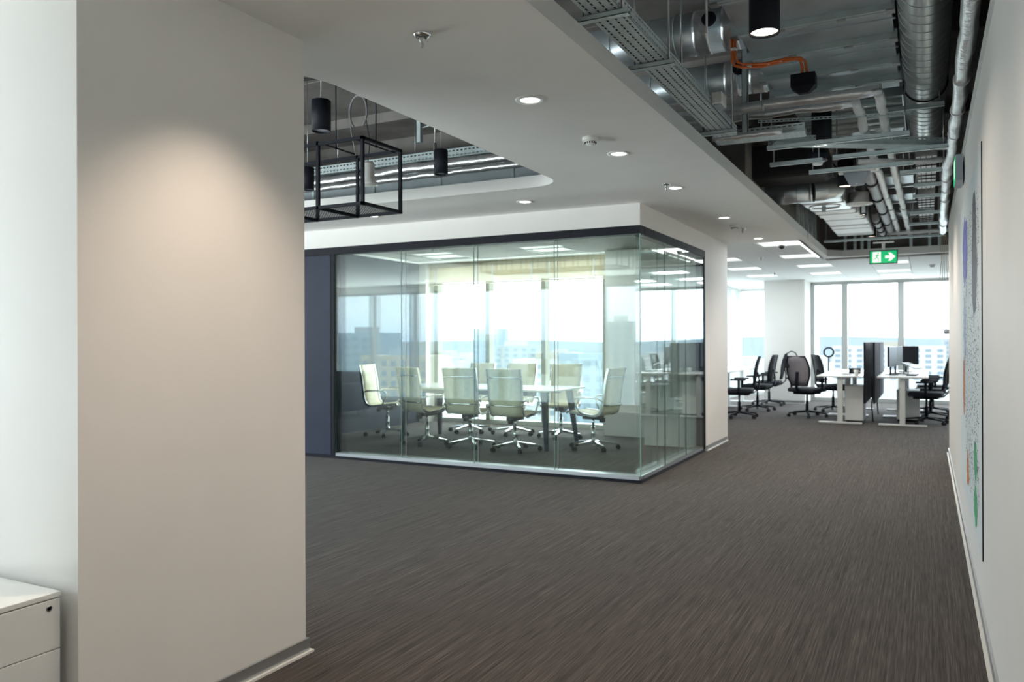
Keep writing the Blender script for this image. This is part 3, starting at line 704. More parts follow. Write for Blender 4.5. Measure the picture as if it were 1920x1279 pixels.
# round side ducts
def round_duct(label, y, zc, r, x0=-2.1, x1=-1.0, knob=True):
    t = thing('round_duct', label, 'duct', ((x0+x1)/2, y, zc-r))
    obj('duct_body', MB().cyl((x0, y, zc), (x1, y, zc), r, 36), GALV, t, **W)
    for x in (x0+.25, x0+.52, x0+.68): obj('seam', MB().torus((x, y, zc), r+.001, .0035, (1,0,0), 32, 6), GALVL, t, **W)
    obj('foil_collar', MB().tube([(x1-.30+.02*i, y, zc) for i in range(6)], [r*(1.02+.02*(i % 2)) for i in range(6)], 30), FOIL, t, **W)
    obj('foil_collar', MB().tube([(x1-.12+.02*i, y, zc) for i in range(6)], [r*(1.02+.02*(i % 2)) for i in range(6)], 30), FOIL, t, **W)
    if knob:
        k = obj('damper_cap', MB().cyl((x1-.19, y-r*.78, zc+.02), (x1-.19, y-r*1.08, zc+.03), .045, 20), BLACK, t, **W)
        obj('cap_handle', B(x1-.195, x1-.185, y-r*1.13, y-r*1.07, zc-.01, zc+.07), RUBB, k, **W)
round_duct('nearer of two galvanised round ducts joining the wide flat duct', 5.08, 3.32, .135)
round_duct('farther of two galvanised round ducts joining the wide flat duct', 5.95, 3.28, .125)
# elbow duct
el = thing('elbow_duct', 'galvanised round duct with an elbow over the ceiling edge', 'duct', (-1.2, 8.7, 2.76))
ra = .11; zc_e = 2.89
obj('duct_body', MB().tube([(-1.52, 8.72, zc_e), (-1.03, 8.72, zc_e)], ra, 32), GALV, el, **W)
obj('elbow', MB().tube([(-1.03, 8.72, zc_e), (-.94, 8.75, zc_e+.01), (-.88, 8.82, zc_e+.03), (-.84, 8.92, zc_e+.05)], ra, 28, smooth=False), SPIRAL, el, label='brighter faceted elbow', **W)
for x in (-1.3, -1.18, -1.05): obj('seam', MB().torus((x, 8.72, zc_e), ra+.001, .004, (1,0,0), 28, 6), ALU, el, **W)
obj('end_ring', MB().torus((-1.5, 8.72, zc_e), ra, .006, (1,0,0), 28, 6), ALU, el, **W)
t = thing('dark_duct', 'large dark insulated duct above the elbow duct', 'duct', (-1.3, 8.2, 2.95))
obj('duct_body', B(-2.1, -.82, 7.95, 8.45, 2.92, 3.25), RUBB, t, bevel=.05, **W)
# foil covered flat duct
fd = thing('insulated_duct', 'wide flat duct wrapped in white foil above the far ceiling edge', 'duct', (-.98, 10.8, 2.84))
ya, yb = 9.05, 12.45; ns = 12
for i in range(ns):
    a = ya+(yb-ya)*i/ns; b = ya+(yb-ya)*(i+1)/ns
    x0_ = -1.24+.1*min(1, i/5); x1_ = -.80+.15*min(1, i/6)
    obj('foil_section', B(x0_, x1_, a+.004, b-.004, 2.86+random.uniform(-.008, .008), 3.12), FOILM if i > 2 else FOIL, fd, bevel=.02, **W)
obj('round_patch', MB().torus((-1.0, 9.55, 2.855), .16, .012, (0,0,1), 28, 8), FOIL, fd, **W)
# foil pipes
foil_pipe('long foil pipe running beside the right wall', [(.182, 1.5, 2.83), (.182, 4.5, 2.83), (.185, 7.2, 2.83), (.165, 7.6, 2.81), (.185, 10.5, 2.81), (.20, 12.0, 2.79)], .040, FOIL, .55, rm=FOILM)
foil_pipe('left one of the twin foil pipes running down the corridor ceiling', [(-.42, 5.9, 2.97), (-.40, 9, 2.97), (-.36, 13.4, 2.96)], .032, FOILM, .75)
foil_pipe('right one of the twin foil pipes running down the corridor ceiling', [(-.27, 5.72, 2.97), (-.26, 9, 2.97), (-.22, 13.4, 2.96)], .032, FOILM, .75)
foil_pipe('foil pipe crossing the corridor and turning into the twin pipes', [(-1.75, 5.72, 2.985), (-.25, 5.72, 2.985)], .036, FOIL, .7)
foil_pipe('second foil pipe crossing just behind the first cross pipe', [(-1.75, 5.93, 2.985), (-.41, 5.93, 2.985)], .030, FOIL, .7)
foil_pipe('pale cross pipe at the far end of the open ceiling', [(-.62, 13.0, 2.93), (.3, 13.0, 2.93)], .03, FOILM, .4)
foil_pipe('short pale pipe lying across the far duct box', [(-.52, 7.62, 2.92), (.02, 7.75, 2.9), (.2, 7.8, 2.9)], .025, FOILM, .4)
# cross trays
cable_tray('cable_tray', 'short perforated tray crossing the corridor behind the first struts', (-1.36, 5.78, 2.80), (1,.05,0), .62, .17, .06, rows=4, pitch=.036, sl=.02, sw=.006)
cable_tray('cable_tray', 'perforated tray slanting from the struts toward the right wall', (-1.0, 6.22, 2.84), (1,.62,0), 1.45, .14, .06, rows=4, pitch=.036, sl=.02, sw=.006)
obj('foil_wrap', MB().tube([(-1.36+.06*i, 5.74+.01*(i % 2), 2.80) for i in range(9)], [.018+.006*(i % 2) for i in range(9)], 12), FOIL, None, 'crumpled foil wrap along the lip of the short cross tray', 'foil wrap')
# struts across
for i, (a, b, y, z, lb) in enumerate((
        (-1.07, -.10, 6.28, 2.80, 'crossing just in front of the second pendant'), (-1.15, -.74, 6.88, 2.80, 'short one left of the round sensor'), (-.66, .15, 6.84, 2.80, 'reaching the wall pipe right of the round sensor'),
        (-.90, -.09, 7.35, 2.80, 'just in front of the grey access point'), (-.20, .17, 7.74, 2.80, 'short one under the ribbed duct, nearest'), (-.10, .15, 8.45, 2.80, 'short one under the ribbed duct, second'),
        (-.12, .17, 9.1, 2.80, 'short one under the ribbed duct, third'), (-.16, .17, 10.3, 2.80, 'short one under the ribbed duct, fourth'), (-.2, .17, 11.4, 2.82, 'short one under the ribbed duct, fifth'),
        (-1.33, .24, 12.5, 2.79, 'long one crossing the far end of the opening'))):
    strut(a, b, y, z, 'galvanised strut channel '+lb, h=.03, top=3.2 if 6.2 < y < 7.9 else 3.72)
for i, (x0_, x1_, y, z) in enumerate(((-.75, .12, 6.45, 3.02), (-.9, -.1, 9.0, 3.02), (-.55, .1, 11.6, 3.02))):
    strut(x0_, x1_, y, z, 'galvanised strut channel set high between the ducts, '+('nearest', 'middle', 'farthest')[i]+' of three', h=.03)
# diagonal brace + vertical struts
t = thing('steel_brace', 'thin slotted steel brace slanting behind the second pendant', 'brace', (-.7, 6.1, 2.9))
obj('brace_bar', MB().perf((-1.08, 5.95, 2.93), (1, .28, 0), (0, 0, 1), 1.05, .022, 1, .03, .018, .008), GALVL, t, solid=.003, **W)
for i, (x, y, z0_) in enumerate(((-1.13, 5.75, 2.80), (-1.02, 9.6, 2.80), (-.62, 9.75, 2.78))):
    t = thing('vertical_strut', ('vertical steel strut dropping behind the farther round duct', 'vertical steel strut in front of the foil covered duct', 'vertical steel strut left of the speaker')[i], 'strut', (x, y, z0_))
    obj('channel', MB().box(-.02,.02,-.02,-.016,0,3.72-z0_).box(-.02,-.016,-.02,.02,0,3.72-z0_).box(.016,.02,-.02,.02,0,3.72-z0_), GALVL, t)
for i, x in enumerate((-1.12, -.98, -.88, -.78, -.2, .05, .18)):
    obj('wall_stud', B(x-.02, x+.02, 13.45, 13.5, ZC+.10, 3.3), GALVL, None, 'short metal stud above the far plaster edge, '+('leftmost', 'second', 'third', 'fourth', 'fifth', 'sixth', 'rightmost')[i]+' from the left', 'stud')
for i in range(5):
    y = 10.3+i*.42
    obj('wall_stud', B(-1.42, -1.38, y, y+.05, ZC+.10, 3.3), GALVL, None, 'metal stud above the left ceiling edge beside the foil duct, '+('nearest', 'second', 'third', 'fourth', 'farthest')[i]+' of five', 'stud')
# soil pipes
def pvc(label, xs_, y0_, y1_, z, r):
    t = thing('drain_pipe', label, 'pipe', (xs_[0], y0_, z))
    obj('pipe', MB().tube([(xs_[0], y0_, z+.06), (xs_[0]+(xs_[1]-xs_[0])*.1, y0_+.4, z), (xs_[1], y1_, z-.02)], r, 18), PVC, t, **W)
    for k in range(1, 5):
        u = k/5; c = Vector((xs_[0]+(xs_[1]-xs_[0])*u, y0_+(y1_-y0_)*u, z-.02*u))
        obj('pipe_socket', MB().cyl(c-Vector((0,.03,0)), c+Vector((0,.03,0)), r*1.18, 18), RUBB, t, **W)
pvc('grey drain pipe right of the speaker', (-.50, -.46), 7.9, 12.9, 2.98, .055)
pvc('grey drain pipe behind the speaker and the pendants', (-.84, -.62), 7.9, 12.9, 3.2, .05)
pvc('thinner grey drain pipe nearer the twin foil pipes', (-.58, -.55), 11.0, 13.2, 2.92, .045)
# access point, speaker, sensor
t = thing('access_point', 'pale grey angled access point hanging above the third pendant', 'access point', (-.57, 8.1, 2.80))
obj('housing', MB().add([(-.06,-.03,0),(.06,-.03,0),(.06,.03,0),(-.06,.03,0),(-.12,-.06,.12),(.12,-.06,.12),(.12,.06,.12),(-.12,.06,.12)],
    [(0,3,2,1),(4,5,6,7),(0,1,5,4),(1,2,6,5),(2,3,7,6),(3,0,4,7)]), GREYP, t, bevel=.012)
obj('mounting_plate', B(-.16, .16, -.05, .05, .12, .135), WHITEP, t)
obj('indicator', B(-.006, .006, -.034, -.028, .008, .016), WHITEP, t)
obj('hanger_rod', MB().cyl((0,0,.13),(0,0,.92),.005,6), ALU, t)
t = thing('speaker', 'round pale ceiling speaker with a wide rim above the fourth pendant', 'speaker', (-.66, 9.62, 2.86))
obj('speaker_body', MB().lathe([(.0005,.13),(.10,.13),(.105,.12),(.105,.025),(.145,.01),(.145,0),(.0005,-.01)], n=32), WHITEP, t)
obj('hanger_rod', MB().cyl((0,0,.13),(0,0,.86),.005,6), ALU, t)
t = thing('round_sensor', 'black round sensor with a pale ring between two strut channels', 'sensor', (-.79, 7.0, 2.80))
obj('housing', MB().lathe([(.0005,.1),(.07,.1),(.075,.09),(.07,.03),(.0005,.03)], n=24), BLACK, t)
obj('pale_ring', MB().lathe([(.0005,0),(.035,0),(.04,.008),(.035,.02),(.075,.035),(.07,.038),(.0005,.03)], n=24), WHITEP, t)
t = thing('control_box', 'small black box hung at the end of the orange cables', 'control box', (-.69, 5.38, 2.93))
obj('housing', B(-.075, .075, -.05, .05, .04, .12), BLACK, t, bevel=.004)
obj('underside', MB().add([(-.075,-.05,.04),(.075,-.05,.04),(.075,.05,.04),(-.075,.05,.04),(-.03,-.02,0),(.03,-.02,0),(.03,.02,0),(-.03,.02,0)],
    [(0,4,7,3),(1,2,6,5),(0,1,5,4),(2,3,7,6),(4,5,6,7)]), DARKFR, t)
oc = thing('orange_cable', 'bright orange cable running under the wide flat duct to the black box', 'cable', (-.9, 4.9, 3.0))
obj('cable', MB().tube([(-1.03, 4.85, 3.2), (-1.03, 4.86, 3.04), (-1.02, 4.88, 3.01), (-.98, 4.9, 3.0), (-.88, 5.0, 3.02), (-.78, 5.12, 3.07), (-.72, 5.2, 3.1), (-.70, 5.28, 3.12), (-.69, 5.33, 3.08), (-.70, 5.36, 3.04)], .009, 8), ORANGE, oc, **W)
obj('cable', MB().tube([(-1.012, 4.85, 3.2), (-1.012, 4.86, 3.05), (-1.0, 4.88, 3.025), (-.96, 4.9, 3.015), (-.86, 5.0, 3.035), (-.76, 5.12, 3.085), (-.69, 5.22, 3.11), (-.67, 5.3, 3.11), (-.665, 5.36, 3.04)], .008, 8), ORANGE, oc, **W)
for p in ((-1.02, 4.86, 3.1), (-.95, 4.93, 3.01), (-.86, 5.03, 3.04), (-.8, 5.1, 3.07)):
    obj('cable_tie', MB().cyl((p[0], p[1], p[2]-.008), (p[0], p[1], p[2]+.008), .02, 8), WHITEP, oc, **W)
for i, (x, y) in enumerate(((-1.2, 4.35), (-1.38, 3.3), (-.95, 3.9), (-1.1, 6.2))):
    obj('threaded_rod', MB().cyl((x, y, 2.86), (x, y, 3.72), .006, 8), ALU, None, 'thin vertical threaded rod '+('between the two round ducts', 'above the nearest channel of the long cable tray', 'in front of the nearer round duct', 'behind the farther round duct')[i], 'rod')
foil_pipe('black hose sagging between the ducts left of the control box', [(-1.5, 6.5, 3.1), (-1.1, 6.4, 2.98), (-.95, 6.5, 3.2), (-.9, 6.7, 3.5)], .02, RUBB, 3, name='black_hose', jit=.002)
foil_pipe('dark pipe with red band running above the right wall', [(.34, 1.5, 2.95), (.34, 10, 2.95)], .05, RUBB, 2.0, name='dark_pipe', jit=.001)
# taped wire bundle
t = thing('wire_bundle', 'pale taped wires dangling where the wall pipe ends', 'wires', (.2, 12.2, 2.3))
for k in range(5):
    xx = -.03+.025*k
    obj('wire', MB().tube([(xx*.3, 0, .5), (xx, .01*k, .38), (xx*.7+.01, -.01, .15), (xx*1.2, 0, -.12-.05*(k % 3))], .004, 6), TAPE, t)

# exit signs
es = thing('exit_sign', 'green hanging exit sign with white running figure and right arrow', 'exit sign', (-.485, 11.3, 2.335))
obj('sign_body', B(-.165, .165, -.012, .012, 0, .175), BLACK, es)
obj('green_face', B(-.155, .155, -.016, -.012, .01, .165), GREEN, es)
def flat(pts, y, t=.002):
    n = len(pts); mb = MB(); mb.add([(x, y, z) for x, z in pts]+[(x, y-t, z) for x, z in pts],
        [list(range(n))[::-1], list(range(n, 2*n))]+[(i, (i+1) % n, n+(i+1) % n, n+i) for i in range(n)]); return mb
obj('white_door', flat([(-.125,.02),(-.03,.02),(-.03,.155),(-.125,.155)], -.016), SIGNW, es)
obj('arrow', flat([(.02,.07),(.075,.07),(.055,.035),(.085,.035),(.14,.0875),(.085,.14),(.055,.14),(.075,.105),(.02,.105)], -.016), SIGNW, es)
rn = MB()
for a, b, w_ in (((-.07,.12),(-.078,.085),.014), ((-.078,.088),(-.055,.06),.01), ((-.055,.06),(-.062,.03),.008), ((-.08,.088),(-.1,.062),.01), ((-.1,.062),(-.118,.058),.008),
                 ((-.07,.118),(-.045,.1),.007), ((-.07,.118),(-.098,.105),.007)):
    d = (Vector((b[0]-a[0], b[1]-a[1]))).normalized()*.5*w_; nx, nz = -d.y, d.x
    q_ = flat([(a[0]+nx, a[1]+nz), (a[0]-nx, a[1]-nz), (b[0]-nx, b[1]-nz), (b[0]+nx, b[1]+nz)], -.018); rn.add(q_.v, q_.f)
q_ = flat([(-.062+.009*math.cos(a), .136+.009*math.sin(a)) for a in [2*PI*k/10 for k in range(10)]], -.018); rn.add(q_.v, q_.f)
obj('running_figure', rn, GREEN, es)
obj('bracket', MB().box(-.12, .12, -.02, .02, .27, .285).box(-.02, .02, -.008, .008, .175, .28), WHITEP, es)
obj('hanger_rod', MB().cyl((-.08,0,.28),(-.08,0,1.3),.004,6).cyl((.08,0,.28),(.08,0,1.3),.004,6), ALU, es)
es2 = thing('exit_sign', 'green exit sign seen edge-on on the right wall below the foil pipe', 'exit sign', (.2, 6.5, 2.46))
obj('sign_body', B(-.015, .03, -.17, .17, 0, .18), GREYP, es2)
obj('green_face', B(-.019, -.015, -.16, .16, .01, .17), GREEN, es2)
obj('white_pictogram', B(-.021, -.019, -.13, -.02, .03, .15), SIGNW, es2)

# ------------------------------------------------------------------ drawn board on the right wall
wb = thing('wall_board', 'tall white glass board on the right wall covered with coloured word drawings', 'board', (.236, 5.7, .29))
obj('board_panel', B(.236, .24, 4.42, 7.0, .29, 2.3), BOARD, wb, **W)
obj('board_edge', B(.235, .24, 4.41, 4.42, .29, 2.3), DARKFR, wb, label='dark thin edge of the board', **W)
def blob(y0_, y1_, z0_, z1_, seed, n=28, rag=.12):
    rr = random.Random(seed); pts = []
    for k in range(n):
        a = 2*PI*k/n; q_ = 1+rr.uniform(-rag, rag); pts.append(((y0_+y1_)/2+(y1_-y0_)/2*math.cos(a)*q_, (z0_+z1_)/2+(z1_-z0_)/2*math.sin(a)*q_))
    mb = MB(); c = ((y0_+y1_)/2, (z0_+z1_)/2)
    vs = [(.2352, c[0], c[1])]+[(.2352, y, z) for y, z in pts]
    mb.add(vs, [(0, 1+(k+1) % n, 1+k) for k in range(n)]); return mb
obj('purple_drawing', blob(5.85, 6.6, 1.72, 2.18, 1), PURP, wb, label='purple blob drawing', **W)
obj('charcoal_drawing', blob(4.83, 5.3, 1.45, 2.17, 2), CHAR, wb, label='charcoal blob drawing', **W)
obj('orange_drawing', blob(6.3, 6.62, .82, 1.24, 3), ORNI, wb, label='orange blob drawing', **W)
obj('orange_drawing', blob(5.75, 6.1, .42, .62, 4, rag=.3), ORNI, wb, **W)
obj('green_drawing', blob(4.85, 5.15, .58, .80, 5), GRNI, wb, label='green blob drawing', **W)
obj('green_drawing', blob(4.84, 5.15, .34, .56, 6), GRNI, wb, label='green blob drawing', **W)
obj('blue_drawing', blob(6.1, 6.5, 1.2, 1.7, 7, rag=.35), mat('pale_blue_ink', (.45, .52, .68), .6, noise=.3, nscale=30), wb, label='pale blue scribble', **W)
tx = MB()
for k in range(1500):
    y = random.uniform(4.62, 6.55); z = random.uniform(.42, 2.12)
    if (z < .85 and y > 6.2) or (z < .55 and y > 5.9): continue
    ly = random.uniform(.012, .04); lz = random.uniform(.004, .010); a = random.uniform(-.2, .3)
    tx.add([(.2350, y, z), (.2350, y+ly, z+a*ly), (.2350, y+ly, z+a*ly+lz), (.2350, y, z+lz)], [(0,3,2,1)])
obj('scribbled_words', tx, INK, wb, kind='stuff', **W)
cd = thing('door_closer', 'small round grey knob on the end of the right wall', 'knob', (.2, 10.75, 1.45))
obj('knob', MB().tube([(.04,0,0),(.0,0,0),(-.015,0,0)], [.03,.035,.02], 16), GREYP, cd)

# ------------------------------------------------------------------ drawer cabinets by the column
for i, (y1_, lb) in enumerate(((1.585, 'white low drawer cabinet standing against the column, with a round lock'), (.775, 'white low drawer cabinet second from the column'))):
    y0_ = y1_-.80
    t = thing('drawer_cabinet', lb, 'cabinet', (-2.70, y0_+.4, 0))
    obj('carcass', B(-2.95, -2.462, y0_+.008, y1_-.001, .03, .542), WHITE, t, **W)
    obj('cabinet_top', B(-2.95, -2.448, y0_+.002, y1_, .544, .560), WHITE, t, bevel=.0015, **W)
    for z0_, z1_ in ((.382, .540), (.212, .379), (.04, .209)):
        dr = obj('drawer', B(-2.461, -2.448, y0_+.006, y1_-.004, z0_, z1_), WHITE, t, bevel=.0015, **W)
        if z1_ == .540: 
            obj('lock', MB().tube([(-2.449, y1_-.04, .516), (-2.4455, y1_-.04, .516), (-2.4455, y1_-.04, .516), (-2.4465, y1_-.04, .516)], [.0095, .0095, .0065, .006], 20), ALU, dr, label='round metal key lock', **W)
    obj('plinth', B(-2.94, -2.48, y0_+.02, y1_-.01, 0, .03), GREYP, t, **W)

# ------------------------------------------------------------------ chairs
def star_base(t, mt, r=.31, zc=.10, n=5, rot=.3, wheel=RUBB):
    sb = obj('star_base', MB().lathe([(.0005, zc+.03), (.03, zc+.03), (.035, zc-.02), (.0005, zc-.02)], n=16), mt, t)
    for k in range(n):
        a = rot+2*PI*k/n; c, s = math.cos(a), math.sin(a)
        def pt(rad, z, off=0): return (c*rad-s*off, s*rad+c*off, z)
        mb = MB(); w0, w1, h0, h1 = .026, .014, .038, .018
        vs = [pt(.02, zc-.02, -w0), pt(.02, zc-.02, w0), pt(.02, zc+h0/2, w0), pt(.02, zc+h0/2, -w0), pt(r, .058, -w1), pt(r, .058, w1), pt(r, .058+h1, w1), pt(r, .058+h1, -w1)]
        mb.add(vs, [(0,1,2,3),(4,7,6,5),(0,4,5,1),(1,5,6,2),(2,6,7,3),(3,7,4,0)])
        arm = obj('base_arm', mb, mt, sb)
        x, y = c*r, s*r
        cs = MB().cyl((x-s*.022, y+c*.022, .028), (x-s*.006, y+c*.006, .028), .028, 14).cyl((x+s*.022, y-c*.022, .028), (x+s*.006, y-c*.006, .028), .028, 14).cyl((x, y, .04), (x, y, .066), .007, 8)
        obj('caster', cs, wheel, sb)
    obj('gas_lift', MB().cyl((0,0,zc+.02), (0,0,.28), .026, 14).cyl((0,0,.28), (0,0,.40), .016, 12), mt, t)
def meeting_chair(label):
    t = thing('meeting_chair', label, 'chair', group=None)
    star_base(t, CHROME, .31, .095)
    obj('tilt_mechanism', MB().box(-.07,.07,-.12,.12,.375,.425).box(-.03,.03,-.16,-.1,.34,.40), BLACK, t, bevel=.01)
    prof = [(.26, .455), (.235, .472), (.15, .468), (0, .452), (-.12, .438), (-.19, .452), (-.235, .50), (-.255, .58), (-.27, .67), (-.283, .78), (-.305, .90), (-.335, 1.02)]
    # smooth the profile
    P2 = []
    for i in range(len(prof)-1):
        p0 = prof[max(i-1,0)]; p1 = prof[i]; p2 = prof[i+1]; p3 = prof[min(i+2, len(prof)-1)]
        for k in range(5):
            u = k/5
            P2.append(tuple(.5*((2*p1[j])+(-p0[j]+p2[j])*u+(2*p0[j]-5*p1[j]+4*p2[j]-p3[j])*u*u+(-p0[j]+3*p1[j]-3*p2[j]+p3[j])*u**3) for j in (0,1)))
    P2.append(prof[-1])
    L = 0; rib = []
    for i, p in enumerate(P2):
        if i: L += math.dist(p, P2[i-1])
        rib.append(.018+.007*abs(math.sin(L/.045*PI)))
    mb = MB(); vs = []
    for i, p in enumerate(P2):
        a = Vector((P2[min(i+1, len(P2)-1)][0]-P2[max(i-1,0)][0], P2[min(i+1, len(P2)-1)][1]-P2[max(i-1,0)][1])).normalized(); n = Vector((-a.y, a.x))
        h = rib[i]/2
        for x, hh in ((-.215, h*.5), (-.1, h), (.1, h), (.215, h*.5)): vs.append((x, p[0]+n.x*hh, p[1]+n.y*hh))
        for x, hh in ((.215, -h*.5), (.1, -h), (-.1, -h), (-.215, -h*.5)): vs.append((x, p[0]+n.x*hh, p[1]+n.y*hh))
    fs = [(i*8+k, i*8+(k+1) % 8, i*8+8+(k+1) % 8, i*8+8+k) for i in range(len(P2)-1) for k in range(8)]
    LL = (len(P2)-1)*8; fs += [tuple(range(8))[::-1], tuple(LL+k for k in range(8))]
    obj('seat_shell', mb.add(vs, fs, True), CREAM, t)
    for s in (-1, 1):
        obj('side_rail', MB().sweep([(s*.225, p[0], p[1]) for p in P2], .014, .03), CHROME, t)
        arm = [(s*.235, -.262, .62), (s*.262, -.20, .655), (s*.268, -.05, .66), (s*.268, .08, .655), (s*.266, .115, .63), (s*.262, .10, .56), (s*.25, .06, .49), (s*.23, .02, .455)]
        obj('armrest', MB().tube(arm, .011, 8), CHROME, t)
    obj('cross_bar', MB().tube([(-.225,-.318,.91),(-.12,-.335,.915),(.12,-.335,.915),(.225,-.318,.91)], .011, 8), CHROME, t)
    obj('cross_bar', MB().tube([(-.225,-.27,.58),(-.12,-.29,.57),(.12,-.29,.57),(.225,-.27,.58)], .011, 8), CHROME, t)
    obj('under_bar', MB().tube([(-.225,.1,.445),(-.1,.08,.42),(.1,.08,.42),(.225,.1,.445)], .012, 8), CHROME, t)
    for s in (-1, 1): obj('rail_joint', MB().cyl((s*.232,-.255,.56),(s*.244,-.255,.56),.022,14), CHROME, t)
    return t
c0 = meeting_chair('cream high-back meeting chair on the near side of the table, leftmost, seen from behind')
c0.location = (-5.85, 8.80, 0); c0.rotation_euler.z = R(-18)
copy_tree(c0, (-5.20, 8.82, 0), R(6), 'cream high-back meeting chair on the near side of the table, middle one, seen from behind')
copy_tree(c0, (-4.52, 8.76, 0), R(2), 'cream high-back meeting chair on the near side of the table, nearest the glass corner')
copy_tree(c0, (-3.70, 9.30, 0), R(82), 'cream high-back meeting chair at the right end of the table, seen from the side')
copy_tree(c0, (-6.90, 9.35, 0), R(-80), 'cream high-back meeting chair at the left end of the table')
copy_tree(c0, (-6.05, 10.25, 0), R(172), 'cream high-back meeting chair on the window side of the table, leftmost')
copy_tree(c0, (-5.32, 10.28, 0), R(185), 'cream high-back meeting chair on the window side of the table, middle one')
copy_tree(c0, (-4.55, 10.22, 0), R(190), 'cream high-back meeting chair on the window side of the table, rightmost')

# meeting table
mt = thing('meeting_table', 'long white meeting table with splayed dark legs inside the glass room', 'table', (-5.1, 9.35, 0))
obj('tabletop', B(-6.5, -4.05, 8.85, 9.9, .722, .745), TABLETOP, mt, bevel=.004, **W)
obj('apron', MB().box(-6.2, -4.35, 8.98, 9.02, .66, .722).box(-6.2, -4.35, 9.73, 9.77, .66, .722), DARKFR, mt, **W)
for x, sx_ in ((-6.25, -1), (-4.22, 1)):
    for y, sy_ in ((8.98, -1), (9.74, 1)):
        q_ = .032; mb = MB(); xb, yb_ = x+sx_*.07, y+sy_*.10
        vs = [(xb-q_*.6,yb_-q_*.6,0),(xb+q_*.6,yb_-q_*.6,0),(xb+q_*.6,yb_+q_*.6,0),(xb-q_*.6,yb_+q_*.6,0),(x-q_*1.3,y-q_,.722),(x+q_*1.3,y-q_,.722),(x+q_*1.3,y+q_,.722),(x-q_*1.3,y+q_,.722)]
        obj('leg', mb.add(vs, [(0,3,2,1),(4,5,6,7),(0,1,5,4),(1,2,6,5),(2,3,7,6),(3,0,4,7)]), NAVY, mt, **W)
# white cabinet in the meeting room
wc = thing('sideboard', 'white two-tier sideboard standing inside the glass room by its side wall', 'cabinet', (-2.88, 10.1, 0))
obj('carcass', B(-3.2, -2.56, 9.82, 10.4, .02, .82), WHITE, wc, **W)
obj('door', B(-3.2, -2.56, 9.80, 9.818, .02, .41), WHITE, wc, bevel=.002, **W)
obj('door', B(-3.2, -2.56, 9.80, 9.818, .425, .82), WHITE, wc, bevel=.002, **W)
obj('cabinet_top', B(-3.21, -2.555, 9.79, 10.4, .82, .84), WHITE, wc, **W)
rc = obj('radiator_cover', B(-4.10, -2.56, 10.72, 10.855, 0, .34), WALLP, None, 'low pale radiator cover at the foot of the meeting room back wall', 'radiator cover')
# dark sofa reflected in the glass
sf = thing('lounge_sofa', 'dark lounge sofa seen only as a dim reflection at the left of the glass', 'sofa', (-10.2, 3.0, 0))
obj('seat_base', B(-.9, .9, -.4, .4, .1, .42), NAVY, sf, bevel=.05)
obj('backrest', B(-.9, .9, -.45, -.25, .3, .8), NAVY, sf, bevel=.05)
for s in (-1, 1): obj('armrest', B(s*.9-.12, s*.9+.12, -.42, .42, .1, .6), NAVY, sf, bevel=.04)
for s in (-1, 1):
    for q_ in (-1, 1): obj('leg', MB().cyl((s*.8, q_*.33, 0), (s*.8, q_*.33, .1), .025, 8), BLACK, sf)

def task_chair(label):
    t = thing('office_chair', label, 'office chair')
    star_base(t, BLACK, .33, .10)
    obj('seat_pan', B(-.17,.17,-.18,.18,.40,.44), BLACK, t, bevel=.015)
    obj('seat', B(-.25,.25,-.24,.25,.44,.515), SEATF, t, bevel=.035, seg=4)
    prof = [(-.24,.56), (-.265,.66), (-.27,.76), (-.285,.86), (-.31,.97), (-.345,1.07)]
    ws = [.15, .19, .215, .22, .20, .165]
    fr = [(-w_, p[0], p[1]) for w_, p in zip(ws, prof)]+[(w_, p[0], p[1]) for w_, p in list(zip(ws, prof))[::-1]]
    obj('back_frame', MB().tube(fr+[fr[0]], .015, 8, caps=False), BLACK, t)
    vs = []; 
    for w_, p in zip(ws, prof): vs += [(-w_, p[0], p[1]), (0, p[0]-.025, p[1]), (w_, p[0], p[1])]
    fs = [(i*3+k, i*3+k+1, i*3+4+k, i*3+3+k) for i in range(len(prof)-1) for k in (0,1)]
    obj('mesh_back', MB().add(vs, fs, True), BLACKM, t, solid=.004)
    obj('spine', MB().sweep([(0,-.08,.42),(0,-.24,.44),(0,-.33,.52),(0,-.335,.66),(0,-.31,.80)], .05, .022), BLACK, t)
    for s in (-1, 1):
        a = obj('armrest', MB().sweep([(s*.25,-.02,.43),(s*.295,-.02,.47),(s*.30,-.02,.66)], .04, .022, ax=Vector((0,1,0))), BLACK, t)
        obj('arm_pad', B(s*.30-.04, s*.30+.04, -.14, .12, .66, .69), SEATF, a, bevel=.012)
    return t
t0 = task_chair('black mesh office chair at the left desks, nearest, partly cut by the wall edge')
t0.location = (-2.92, 14.26, 0); t0.rotation_euler.z = R(96)
copy_tree(t0, (-2.90, 15.85, 0), R(84), 'black mesh office chair at the left desks, middle one')
copy_tree(t0, (-2.92, 17.25, 0), R(92), 'black mesh office chair at the left desks, farthest, in front of the white column')
ch4 = copy_tree(t0, (-1.88, 14.95, 0), R(-24), 'black office chair with pale mesh back and a hanging bag, left of the desk')
for c in ch4.children:
    if c.name.startswith('mesh_back'):
        c.data = c.data.copy(); c.data.materials[0] = PINK; c['label'] = 'pale pinkish mesh back'
copy_tree(t0, (-1.58, 16.3, 0), R(-62), 'black office chair behind the pale-backed chair, with a ring hanger on it')
copy_tree(t0, (.0, 14.5, 0), R(84), 'black mesh office chair at the right end of the far desks, nearest')
copy_tree(t0, (.06, 15.6, 0), R(88), 'black mesh office chair at the right end of the far desks, just behind the nearest')
copy_tree(t0, (.10, 16.7, 0), R(94), 'black mesh office chair at the right end of the far desks, farthest')
bg_ = thing('shoulder_bag', 'small dark bag with a strap hanging at the left of the pale-backed chair', 'bag', (-2.17, 14.78, .86))
obj('bag_body', B(-.08,.08,-.04,.04,0,.2), SEATF, bg_, bevel=.035, seg=3)
